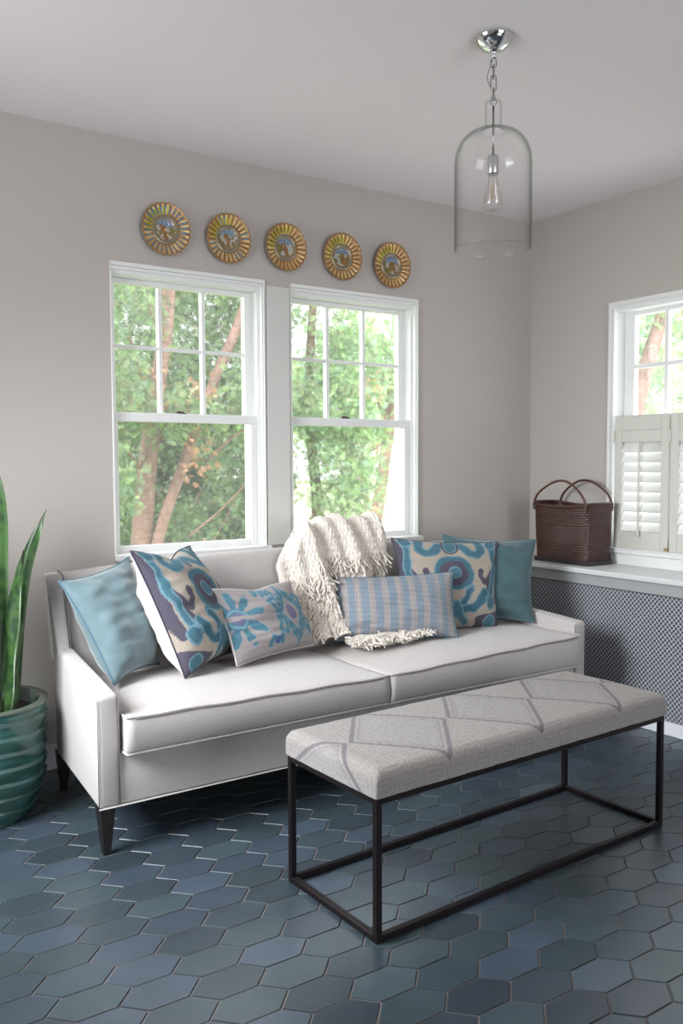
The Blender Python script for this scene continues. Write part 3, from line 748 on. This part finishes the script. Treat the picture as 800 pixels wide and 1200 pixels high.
# ------------------------------------------------------------------ pendant lamp
def pendant():
    cx, cy = 1.998, 2.095
    r = empty('pendant_light', (cx, cy, HC), 'bell jar glass pendant lamp hanging from the ceiling on a chrome chain', 'pendant lamp')
    prof = [(.001, 2.553), (.010, 2.554), (.025, 2.558), (.042, 2.567), (.055, 2.579), (.062, 2.589), (.0635, 2.593), (.0635, HC-.0005)]
    lathe('ceiling_canopy', prof, cx, cy, m_chrome, r, 64)
    lathe('canopy_finial', [(.0001, 2.532), (.006, 2.533), (.009, 2.54), (.007, 2.55), (.009, 2.552)], cx, cy, m_chrome, r, 24)
    zs = [(2.519, .030, 0), (2.491, .046, 1), (2.4555, .050, 0), (2.424, .036, 1)]
    for zc, h, ori in zs:
        w_ = .0085; P = []; hh = h/2-w_
        for k in range(28):
            a = 2*PI*k/28; px_ = w_*math.cos(a); pz = w_*math.sin(a)+(hh if math.sin(a) >= 0 else -hh)
            d = Vector((.83, -.56, 0)) if ori == 0 else Vector((.56, .83, 0))
            P.append(Vector((cx, cy, zc+pz))+d*px_)
        tube('chain_link', P, .0021, m_nickel, r, 8, closed=True)
    tube('cord', smooth_path([(cx, cy, 2.54), (cx-.012, cy+.006, 2.50), (cx-.018, cy+.010, 2.475), (cx-.012, cy+.006, 2.45), (cx-.002, cy, 2.425), (cx, cy, 2.405)], 30), .0016, m_nickel, r, 6)
    lathe('neck_cap', [(.0001, 2.418), (.006, 2.417), (.008, 2.410), (.006, 2.404), (.011, 2.402), (.0115, 2.392), (.004, 2.388), (.004, 2.384)], cx, cy, m_sock, r, 32)
    # bell jar with real wall thickness
    outer = [(.010, 2.402), (.018, 2.402), (.0255, 2.397), (.0275, 2.388), (.0265, 2.37), (.0265, 2.332), (.029, 2.318), (.036, 2.309)]
    for k in range(1, 15):
        a = PI/2*k/14; outer.append((.036+(.1235-.036)*math.sin(a)**.95, 2.205+(.104)*math.cos(a)))
    outer += [(.1240, 2.12), (.1240, 2.02), (.1240, 1.937), (.1245, 1.934)]
    inner = [(max(.006, a-.0034), z-.0030 if z > 2.21 else z) for a, z in outer[:-1]][::-1]
    g = lathe('glass_shade', outer+[(.1225, 1.932), (.1208, 1.935)]+inner, cx, cy, m_glass, r, 96); g['label'] = 'clear glass bell jar shade'
    tube('stem', [(cx, cy, 2.390), (cx, cy, 2.226)], .0036, m_nickel, r, 12)
    lathe('lamp_socket', [(.0001, 2.2275), (.016, 2.2275), (.0185, 2.224), (.0185, 2.172), (.017, 2.170), (.0125, 2.172), (.0125, 2.178)], cx, cy, m_sock, r, 40)
    bb = lathe('light_bulb', [(.0125, 2.178), (.0125, 2.165), (.015, 2.15), (.019, 2.128), (.0245, 2.108), (.0295, 2.091), (.0305, 2.082), (.0285, 2.070), (.0215, 2.061), (.011, 2.0565), (.0005, 2.0555)], cx, cy, m_bulb, r, 48)
    bb['label'] = 'clear unlit filament bulb'
    P = []
    for k in range(61):
        a = 2*PI*k/60*5; P.append((cx+.006*math.cos(a/5*1)+.002*math.cos(a*1.0), cy+.006*math.sin(a/5)+.0, 2.115+.022*math.sin(a)))
    tube('filament', P, .0005, m_fil, bb, 5)
    lathe('bulb_stem', [(.004, 2.172), (.0035, 2.14), (.002, 2.128), (.0003, 2.09)], cx, cy, m_bulb, bb, 16)
pendant()

# ------------------------------------------------------------------ decorative plates
def plate(x, z, rad, idx, label):
    r = empty('wall_plate', (x, YB-.001, z), label, 'plate', 'gilded plates in a row above the windows')
    nr, na = 46, 132; V = []; col = []
    A = random.uniform(0, PI); nfl = 26
    gold = np.array((.46, .25, .085)); pale = np.array((.60, .46, .22)); brown = np.array((.20, .09, .025)); blue = np.array((.10, .17, .25)); sea = np.array((.20, .27, .24)); wht = np.array((.60, .60, .54)); olive = np.array((.20, .21, .07))
    tilt = math.radians(6)
    for i in range(nr):
        f = i/(nr-1)
        for k in range(na):
            a = 2*PI*k/na; sc = 1+.022*math.cos(nfl*(a+A))*(f > .9)*1.0
            fl = math.cos(nfl*(a+A)); q = f*rad*sc
            if f < .44: h = .010-.002*math.sin(PI*f/.44)+.0012*pnoise(Vector((q*80*math.cos(a)+idx*9, q*80*math.sin(a), idx)))
            elif f < .56: h = .0105+.003*math.sin((f-.44)/.12*PI)+.0008*math.sin(a*60)
            else: h = .011+(f-.56)/.44*.012+.0042*fl*math.sin(min(1, (f-.56)/.40)*PI)**.8
            if f < .42:
                X, Y = f*math.cos(a)/.42, f*math.sin(a)/.42
                n_ = pnoise(Vector((X*2.2+idx*7, Y*2.2, idx*3.1))); n2 = pnoise(Vector((X*5+idx*3, Y*5, 9-idx)))
                c = (blue*1.5 if n2 > -.25 else wht*.7) if Y > .3 else (wht*.75 if n_ > .06 else (olive if n2 > .0 else gold*.5))
                if abs(X*.8+Y*.3-.1*idx+.2) < .17+.2*n2 and Y < .4: c = gold*.7 if n2 > -.1 else brown
                if f > .385: c = gold*.8
            elif f < .57: c = sea if int(a*50/PI) % 2 else gold*.65
            else:
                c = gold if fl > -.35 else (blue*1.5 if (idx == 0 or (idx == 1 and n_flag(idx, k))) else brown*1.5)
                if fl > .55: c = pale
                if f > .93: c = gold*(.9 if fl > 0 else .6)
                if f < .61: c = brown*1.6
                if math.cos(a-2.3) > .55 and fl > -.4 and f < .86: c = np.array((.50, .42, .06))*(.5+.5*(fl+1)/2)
            X3 = q*math.cos(a); Z3 = q*math.sin(a)
            V.append((x+X3, YB-.003-h-(Z3*math.sin(tilt)+rad*math.sin(tilt))*.35, z+Z3)); col.append(c)
    Fc = [(i*na+k, i*na+(k+1) % na, (i+1)*na+(k+1) % na, (i+1)*na+k) for i in range(nr-1) for k in range(na)]
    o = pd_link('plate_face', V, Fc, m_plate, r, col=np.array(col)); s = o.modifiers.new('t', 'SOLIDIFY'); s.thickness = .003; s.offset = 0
    lathe_back = []
    V2, F2 = lathe_data([(.0001, 0), (rad*.55, 0), (rad*.55, .010), (rad*.4, .012)], 0, 0, 40)
    V2 = [(x+a, YB-.0005-c_, z+b) for a, b, c_ in V2]
    pd_link('foot_ring', V2, F2, m_plate, r, col=np.tile(gold*.5, (len(V2), 1)))
def n_flag(idx, k): return (k // 12) % 3 == 0
for i, (x, z, rd, lb) in enumerate(((1.480, 2.241, .109, 'gilded embossed wall plate with blue-grey flutes, leftmost of the five above the windows'), (1.775, 2.242, .108, 'gilded embossed wall plate, second from the left of the five above the windows'),
        (2.070, 2.243, .108, 'gilded embossed wall plate, middle one of the five above the windows'), (2.385, 2.239, .111, 'gilded embossed wall plate, second from the right of the five above the windows'),
        (2.686, 2.234, .112, 'gilded embossed wall plate, rightmost of the five above the windows'))): plate(x, z, rd, i, lb)

# ------------------------------------------------------------------ wicker basket on the ledge
def basket():
    cx, cy, zb = 3.545, 3.105, .7165
    r = empty('wicker_basket', (cx, cy, zb), 'dark brown woven basket with two arched handles on the ledge left of the shutters', 'basket')
    nz, na = 110, 520; hx, hy = .104, .198; V = []; col = []
    def outline(a, hx, hy, p=9):
        c, s = math.cos(a), math.sin(a); k = (abs(c)**p+abs(s)**p)**(-1/p); return hx*c*k, hy*s*k
    # even perimeter samples
    A = []
    for k in range(na): A.append(2*PI*k/na)
    H = .285
    for i in range(nz):
        f = i/(nz-1); z = .020+f*H
        for k in range(na):
            a = A[k]; fl = 1-.06+.06*f+.05*math.sin(f*PI*.5)
            x, y = outline(a, hx*(.88+.12*f), hy*(.90+.10*f), 8-3*f)
            per = (y*3 if abs(abs(x)-hx*(.88+.12*f)) < .02 else x*3)
            st = abs(y) if abs(x)/hx > abs(y)/hy else abs(x); cc = (y if abs(x)/hx > abs(y)/hy else x)
            if .30 < f < .62: w_ = .0030*abs(math.sin(cc*PI/.0125))+.0008*math.sin(z*900); dk = abs(math.sin(cc*PI/.0125))
            else: w_ = .0026*abs(math.sin(z*PI/.0125))+.0012*math.sin(cc*420+(int(z/.0125) % 2)*PI); dk = abs(math.sin(z*PI/.0125))
            if f > .95: w_ = .004
            n_ = math.hypot(x, y); bulge = 1+(w_)/n_
            saddle = -.022*math.cos(2*math.atan2(y/hy, x/hx))*0+.018*((abs(y)/hy)**2-.5)*f
            V.append((cx+x*bulge, cy+y*bulge, zb+z+saddle*f)); d = .35+.65*dk
            t = pnoise(Vector((cc*60, z*60, 3)))*.25
            col.append(np.array((.060, .022, .016))*(d+t))
    Fc = [(i*na+k, i*na+(k+1) % na, (i+1)*na+(k+1) % na, (i+1)*na+k) for i in range(nz-1) for k in range(na)]
    # bottom + inner skin
    o = pd_link('woven_body', V, Fc, m_wicker, r, col=np.array(col)); s = o.modifiers.new('t', 'SOLIDIFY'); s.thickness = .006; s.offset = -1
    box('basket_floor', cx-hx*.86, cx+hx*.86, cy-hy*.88, cy+hy*.88, zb+.018, zb+.026, m_black, r)
    bs = box('base_board', cx-.090, cx+.090, cy-.186, cy+.186, zb+.0005, zb+.024, m_black, r, .003); bs['label'] = 'black wooden base board'
    rim = []
    for k in range(120):
        a = 2*PI*k/120; x, y = outline(a, hx+.002, hy+.002, 5); rim.append((cx+x, cy+y, zb+.020+H+.018*((abs(y)/hy)**2-.5)))
    V2, F2 = tube_data(rim, .0075, 8, True); pd_link('rim', V2, F2, m_wicker, r, col=np.tile(np.array((.060, .022, .017)), (len(V2), 1)))
    for sx in (-1, 1):
        X = cx+sx*(hx-.004); y0, y1 = cy-.172, cy+.178
        zt = zb+.020+H
        pts = [(X, y1, zt-.03), (X, y1, zt+.003), (X, y1-.035, zt+.062), (X-sx*.01, cy+.045, zt+.118), (X-sx*.01, cy-.045, zt+.118), (X, y0+.035, zt+.062), (X, y0, zt+.003), (X, y0, zt-.03)]
        V2, F2 = tube_data(smooth_path(pts, 50), .0062, 8); h = pd_link('handle', V2, F2, m_wicker, r, col=np.tile(np.array((.080, .030, .022)), (len(V2), 1)))
basket()

# ------------------------------------------------------------------ snake plant in a ribbed green pot
def planter():
    cx, cy = .625, 3.225
    r = empty('plant_pot', (cx, cy, 0), 'large green glazed pot with rippled horizontal tiers, on the floor left of the sofa', 'plant pot')
    nz, na = 120, 96; V = []; col = []
    for i in range(nz):
        f = i/(nz-1); z = f*.412
        rb = .150+.055*min(1, f*3)**.7+.010*f
        for k in range(na):
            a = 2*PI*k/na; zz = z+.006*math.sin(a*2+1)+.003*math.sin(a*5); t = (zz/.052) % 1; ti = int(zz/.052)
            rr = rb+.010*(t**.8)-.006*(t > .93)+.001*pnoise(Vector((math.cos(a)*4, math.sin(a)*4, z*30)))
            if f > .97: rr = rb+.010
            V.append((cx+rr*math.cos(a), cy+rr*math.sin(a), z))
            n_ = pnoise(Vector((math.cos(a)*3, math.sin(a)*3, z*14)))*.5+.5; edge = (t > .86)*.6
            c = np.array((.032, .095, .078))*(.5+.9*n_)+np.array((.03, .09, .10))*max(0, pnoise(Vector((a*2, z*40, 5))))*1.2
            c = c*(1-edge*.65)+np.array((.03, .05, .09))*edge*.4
            if f > .985: c = np.array((.09, .10, .07))
            col.append(c)
    Fc = [(i*na+k, i*na+(k+1) % na, (i+1)*na+(k+1) % na, (i+1)*na+k) for i in range(nz-1) for k in range(na)]
    o = len(V)
    for rr, z in ((.206, .415), (.196, .410), (.188, .33)):
        for k in range(na): a = 2*PI*k/na; V.append((cx+rr*math.cos(a), cy+rr*math.sin(a), z)); col.append(np.array((.05, .09, .07)))
    for l in range(3):
        for k in range(na): Fc.append((o-na+l*na+k, o-na+l*na+(k+1) % na, o+l*na+(k+1) % na, o+l*na+k))
    Fc.append(tuple(range(na))[::-1])
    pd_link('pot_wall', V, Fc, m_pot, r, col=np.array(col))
    s = lathe('potting_soil', [(.0001, .375), (.10, .372), (.190, .365)], cx, cy, m_soil, r, 48)
    p = empty('snake_plant', (cx, cy, .37), 'tall snake plant with upright banded sword leaves in the green pot', 'plant')
    def leaf(base, mid, tip, w0, face, seed):
        P = smooth_path([base, mid, tip] if len(mid) == 3 and not isinstance(mid[0], (tuple, list)) else [base]+list(mid)+[tip], 60); nw = 9; V = []; col = []
        fx = Vector(face).normalized()
        for side in (1, -1):
            for i, q in enumerate(P):
                f = i/60; t = (P[min(i+1, 60)]-P[max(i-1, 0)]).normalized(); a = (fx-t*fx.dot(t)).normalized(); n = t.cross(a)
                a2 = a*math.cos(.3*math.sin(f*3+seed))+n*math.sin(.3*math.sin(f*3+seed)); n2 = t.cross(a2)
                wd = w0*(.55+.45*math.sin(min(1, f*1.7)*PI/2))*(1-max(0, (f-.55)/.45)**1.8)+.0006
                for j in range(nw):
                    u = j/(nw-1)*2-1; fold = .25*wd*(u*u)
                    th = .004*(1-u*u)*(1-f*.6)
                    V.append(q+a2*(u*wd)+n2*(fold+side*th+.004*math.sin(f*14+u*2+seed)))
                    b = pnoise(Vector((u*1.2, f*26+seed*5, seed)))+.5*pnoise(Vector((u*6, f*60, seed)))
                    c = np.array((.032, .085, .018)) if b > 0 else np.array((.014, .042, .014))
                    if abs(u) > .92: c = np.array((.045, .10, .03))
                    if f > .93: c = c*.6
                    col.append(c)
        Fc = grid_faces(61, nw)+[q[::-1] for q in grid_faces(61, nw, 61*nw)]
        for i in range(60):
            for j in (0, nw-1): Fc.append((i*nw+j, (i+1)*nw+j, 61*nw+(i+1)*nw+j, 61*nw+i*nw+j))
        pd_link('leaf', V, Fc, m_snake, p, col=np.array(col))
    fc = (.83, -.56, 0)
    leaf((.715, 3.20, .37), [(.735, 3.19, .60), (.765, 3.165, .86)], (.842, 3.13, 1.085), .030, fc, 1.0)
    leaf((.655, 3.17, .37), [(.665, 3.16, .75), (.668, 3.15, 1.1)], (.648, 3.14, 1.345), .048, fc, 2.0)
    leaf((.66, 3.24, .37), [(.68, 3.25, .7), (.69, 3.26, 1.0)], (.672, 3.27, 1.28), .034, (.9, -.2, 0), 3.0)
    leaf((.69, 3.13, .37), [(.70, 3.12, .55), (.715, 3.11, .75)], (.752, 3.09, .95), .030, (.7, -.7, 0), 4.0)
    leaf((.56, 3.22, .37), [(.53, 3.21, .7), (.50, 3.20, 1.0)], (.45, 3.18, 1.25), .045, fc, 5.0)
    leaf((.60, 3.13, .37), [(.60, 3.11, .6), (.61, 3.09, .8)], (.57, 3.05, 1.0), .036, fc, 6.0)
    leaf((.75, 3.26, .37), [(.765, 3.28, .52), (.775, 3.29, .68)], (.79, 3.30, .86), .022, (.9, -.3, 0), 7.0)
    leaf((.61, 3.30, .37), [(.60, 3.33, .6), (.585, 3.36, .9)], (.56, 3.38, 1.15), .036, (.9, .2, 0), 8.0)
planter()

# ------------------------------------------------------------------ garden outside
GZ = -.45
struct(pd_link('ground', [(-12, YB+.2, GZ), (40, YB+.2, GZ), (40, 45, GZ+.6), (-12, 45, GZ+.6), (XR+.2, -12, GZ), (40, -12, GZ)], [(0, 1, 2, 3), (4, 5, 1)], m_lawn, smooth=False))
GREENS = [np.array(c) for c in ((.20, .31, .13), (.27, .40, .18), (.14, .22, .12), (.34, .46, .24), (.24, .36, .26), (.20, .20, .14))]
RUST = [np.array(c) for c in ((.50, .27, .15), (.58, .36, .22), (.42, .25, .17))]
def fronds(blobs, pal, size=.09, droop=.4, nq=10):
    nrmz = lambda a: a/np.linalg.norm(a, axis=1, keepdims=True)
    cs = np.concatenate([np.tile(np.array(c, float), (n, 1)) for c, q, n in blobs]); rs = np.concatenate([np.tile(np.array(q, float), (n, 1)) for c, q, n in blobs]); N_ = len(cs)
    K = []
    for c, q, n in blobs:
        nc = max(3, n//26); cc_ = nrmz(rng.normal(size=(nc, 3)))*(rng.uniform(.15, 1, (nc, 1))**.5); K.append(cc_[rng.integers(nc, size=n)])
    K = np.concatenate(K); sc = size*2.0*rng.uniform(.3, 1.0, (N_, 1)); off = nrmz(rng.normal(size=(N_, 3)))*sc; off[:, 2] -= .4*sc[:, 0]*rng.uniform(0, 1.6, N_)
    p = cs+K*rs+off
    ax = rng.normal(size=(N_, 3)); ax[:, 2] -= droop; ax = nrmz(ax); sd_ = nrmz(np.cross(ax, rng.normal(size=(N_, 3)))); up = np.cross(ax, sd_)
    s_ = size*rng.uniform(.5, 1.3, (N_, 1)); cc = np.array(pal)[rng.integers(len(pal), size=N_)]*rng.uniform(.65, 1.3, (N_, 1)); VV = []
    for k in range(nq):
        an = (.75 if k % 2 else -.75)*(1-k/nq*.4) if k else 0
        dd = ax*math.cos(an)+sd_*math.sin(an); pp = p+ax*s_*k/nq*.72; ln = s_*(.62 if k else 1.0)*(1-k/nq*.35); nn = np.cross(dd, up); w_ = .030*s_
        VV += [pp, pp+dd*ln*.5+nn*w_, pp+dd*ln, pp+dd*ln*.5-nn*w_]
    V = np.stack(VV, 1).reshape(-1, 3); Fc = np.arange(len(V)).reshape(-1, 4); FC = np.repeat(cc, nq*4, 0)
    return V, Fc, FC
def tree(name, base, trunk, rads, blobs, label, cat='tree', size=.09, dead=None, pal=GREENS, group=None, branches=()):
    r = empty(name, base, label, cat, group)
    t = tube('trunk', smooth_path(trunk, 30), list(np.interp(np.linspace(0, 1, 31), np.linspace(0, 1, len(rads)), rads)), m_bark, r, 12)
    for k in range(len(branches)):
        b = branches[k]; tube('branch', smooth_path(b[:-1], 14), [b[-1]*(1-.6*i/14) for i in range(15)], m_bark, r, 6)
    V, Fc, FC = fronds([(c, q, int(n*2.7)) for c, q, n in blobs], pal, size*.80); pd_link('foliage', V, Fc, m_leaf, r, smooth=False, fcol=FC)
    if dead:
        V, Fc, FC = fronds(dead, RUST, size*.7); d = pd_link('dead_foliage', V, Fc, m_leaf, r, smooth=False, fcol=FC); d['label'] = 'rust coloured dead sprays'
    return r
G = 'garden trees outside the windows'
# cedar with a thick straight trunk in the left window
tree('cedar_tree', (2.30, 6.0, GZ), [(2.22, 6.0, GZ), (2.28, 6.0, .58), (2.35, 6.0, 1.3), (2.45, 6.0, 1.94), (2.52, 6.0, 2.44), (2.66, 6.1, 4.0)], [.10, .08, .068, .055, .05, .03],
     [((1.95, 5.8, 2.35), (.45, .35, .35), 650), ((2.6, 6.35, 2.35), (.6, .2, .45), 700), ((1.95, 5.7, 1.75), (.28, .25, .28), 330), ((2.45, 5.75, 1.62), (.35, .2, .14), 330), ((1.9, 5.6, 1.25), (.20, .3, .35), 300), ((2.9, 6.3, 2.6), (.5, .3, .4), 500)],
     'cedar with a thick reddish trunk seen in the lower left pane of the left window', dead=[((2.42, 5.7, 1.68), (.14, .1, .08), 60), ((2.12, 5.6, 1.62), (.06, .1, .06), 18), ((2.3, 5.7, 1.86), (.12, .1, .05), 22)],
     branches=[[(2.46, 6.02, 1.4), (2.3, 5.9, 1.75), (2.15, 5.8, 2.1), .02], [(2.5, 6.05, 2.0), (2.35, 5.9, 2.3), (2.25, 5.8, 2.6), .018], [(2.42, 6, 1.0), (2.2, 5.95, 1.3), (2.05, 5.9, 1.5), .014]], group=G)
tree('cedar_tree', (2.40, 5.9, GZ), [(2.22, 5.9, GZ), (2.35, 5.9, .60), (2.57, 5.9, 1.22), (2.80, 5.9, 1.78), (3.06, 5.9, 2.35), (3.3, 6.0, 2.9)], [.045, .042, .040, .038, .038, .03],
     [((3.12, 5.75, 1.80), (.28, .2, .22), 420), ((3.3, 6.2, 2.45), (.4, .25, .4), 500), ((3.3, 6.2, 1.2), (.40, .3, .4), 550), ((3.1, 6.5, .6), (.5, .3, .4), 400)],
     'leaning cedar with a slanting bare trunk, right half of the left window', dead=[((2.60, 5.75, 1.40), (.05, .05, .20), 75), ((2.55, 5.7, 1.74), (.16, .1, .06), 60), ((3.13, 5.7, 2.1), (.05, .08, .16), 35), ((2.68, 5.7, .62), (.06, .06, .07), 22)],
     branches=[[(2.75, 5.9, 1.25), (2.95, 5.8, 1.45), (3.15, 5.7, 1.55), .012], [(2.6, 5.9, .7), (2.85, 5.85, .9), (3.1, 5.8, 1.15), .010]], group=G)
tree('cedar_tree', (2.15, 6.7, GZ), [(2.2, 6.7, GZ), (2.22, 6.7, .9), (2.20, 6.7, 1.9), (2.3, 6.7, 3.2)], [.06, .055, .05, .03],
     [((2.1, 6.7, 1.1), (.55, .4, .6), 1100), ((2.6, 6.9, 1.8), (.6, .4, .5), 1000), ((2.5, 6.9, .6), (.7, .4, .5), 1100), ((2.4, 6.8, 2.7), (.9, .4, .5), 900)],
     'cedar with a slim dark trunk behind the thick one, at the left window edge', group=G, branches=[[(2.2, 6.7, 1.2), (2.4, 6.6, 1.5), (2.6, 6.5, 1.6), .012]])
tree('cedar_tree', (3.0, 7.6, GZ), [(3.0, 7.6, GZ), (3.05, 7.6, 1.2), (3.1, 7.6, 3.8)], [.08, .07, .05],
     [((2.9, 7.6, 1.0), (.9, .4, .9), 1900), ((3.6, 7.7, 1.3), (.8, .4, .9), 1900), ((3.2, 7.7, 2.5), (1.1, .4, .7), 1700), ((2.5, 7.9, 1.8), (.8, .3, 1.0), 1200), ((4.0, 7.8, .4), (.6, .4, .6), 900)],
     'dense cedar filling the far background of the left window', pal=[c*.5 for c in GREENS], size=.12, group=G, branches=[[(3.05, 7.5, .4), (3.3, 7.3, .9), (3.6, 7.2, 1.5), .02], [(3.05, 7.5, .1), (3.4, 7.2, .5), (3.75, 7.1, 1.2), .016]])  # palette darkened: shaded depth behind the nearer trees put into the foliage colour
# right window: a bushy cedar at its left half, thin trunk by the lawn at its right
tree('cedar_tree', (4.0, 6.3, GZ), [(3.95, 6.3, GZ), (3.98, 6.3, .8), (3.9, 6.3, 1.8), (4.0, 6.3, 3.2)], [.06, .05, .04, .03],
     [((4.0, 6.1, 1.75), (.42, .3, .45), 1300), ((4.05, 6.0, 1.1), (.35, .3, .35), 900), ((4.5, 6.4, 2.2), (.45, .3, .40), 750), ((4.0, 6.2, 2.5), (.6, .4, .4), 800), ((4.1, 6.2, .45), (.35, .3, .35), 500), ((4.45, 6.3, 1.55), (.28, .3, .16), 260)],
     'bushy bright green cedar seen through the left half of the right-hand back window', dead=[((4.15, 5.8, 1.85), (.08, .08, .07), 40), ((4.75, 6.2, 1.55), (.1, .08, .12), 50), ((4.4, 6.0, 1.38), (.10, .08, .07), 35), ((4.2, 5.9, .85), (.15, .1, .1), 50)],
     pal=[c*1.35 for c in GREENS], group=G, branches=[[(3.98, 6.3, .9), (4.2, 6.15, 1.2), (4.45, 6.0, 1.4), .012]])
tree('maple_tree', (7.15, 9.6, GZ), [(6.85, 9.6, GZ), (7.0, 9.6, .4), (7.18, 9.6, 1.38), (7.3, 9.6, 2.4), (7.5, 9.6, 5)], [.11, .085, .08, .07, .05],
     [((7.0, 9.6, 2.7), (1.2, .6, .55), 900), ((7.9, 9.9, 2.2), (.9, .6, .5), 500), ((6.3, 9.9, 2.3), (.7, .5, .35), 300)],
     'slim leaning tree on the bright lawn at the right edge of the right-hand back window', size=.16, pal=[c*1.5 for c in GREENS], group=G, branches=[[(7.25, 9.6, 1.5), (7.0, 9.5, 2.0), (6.6, 9.4, 2.4), .03]])
tree('maple_tree', (9.5, 16.5, GZ), [(9.5, 16.5, GZ), (9.5, 16.5, 2), (9.6, 16.5, 5)], [.2, .16, .1],
     [((9.5, 16.5, 2.6), (2.6, 1.0, 1.2), 1300), ((12.2, 17.5, 2.4), (2.2, 1.0, 1.2), 900), ((7.5, 17, 1.6), (1.8, 1, 1.1), 800)],
     'pale distant tree beyond the lawn in the right-hand back window', size=.30, pal=[c*1.6 for c in GREENS], group=G)
# tree outside the shuttered window
tree('maple_tree', (8.2, 6.0, GZ), [(7.5, 6.05, GZ), (7.65, 6.0, 1.2), (7.83, 6.0, 1.8), (8.05, 6.0, 2.4), (8.6, 5.8, 4)], [.11, .10, .085, .08, .06],
     [((8.3, 6.6, 2.9), (.9, .8, .55), 1500), ((8.2, 6.3, 2.15), (.35, .45, .4), 280), ((9.2, 5.6, 2.8), (.7, .8, .5), 900)],
     'leafy tree with a forked grey trunk outside the shuttered window', size=.12, pal=[c*1.4 for c in GREENS], group=G, branches=[[(7.9, 6.0, 2.0), (7.85, 6.2, 2.5), (7.8, 6.4, 3.0), .04]])
tree('maple_tree', (14, 9, GZ), [(14, 9, GZ), (14, 9, 2), (14.2, 9, 5)], [.2, .15, .1], [((14, 9.6, 3.0), (1.6, 2.6, 1.5), 1300), ((14, 7.0, 2.6), (1.6, 2, 1.0), 800)],
     'pale distant tree seen above the shutters', size=.3, pal=[c*1.6 for c in GREENS], group=G)
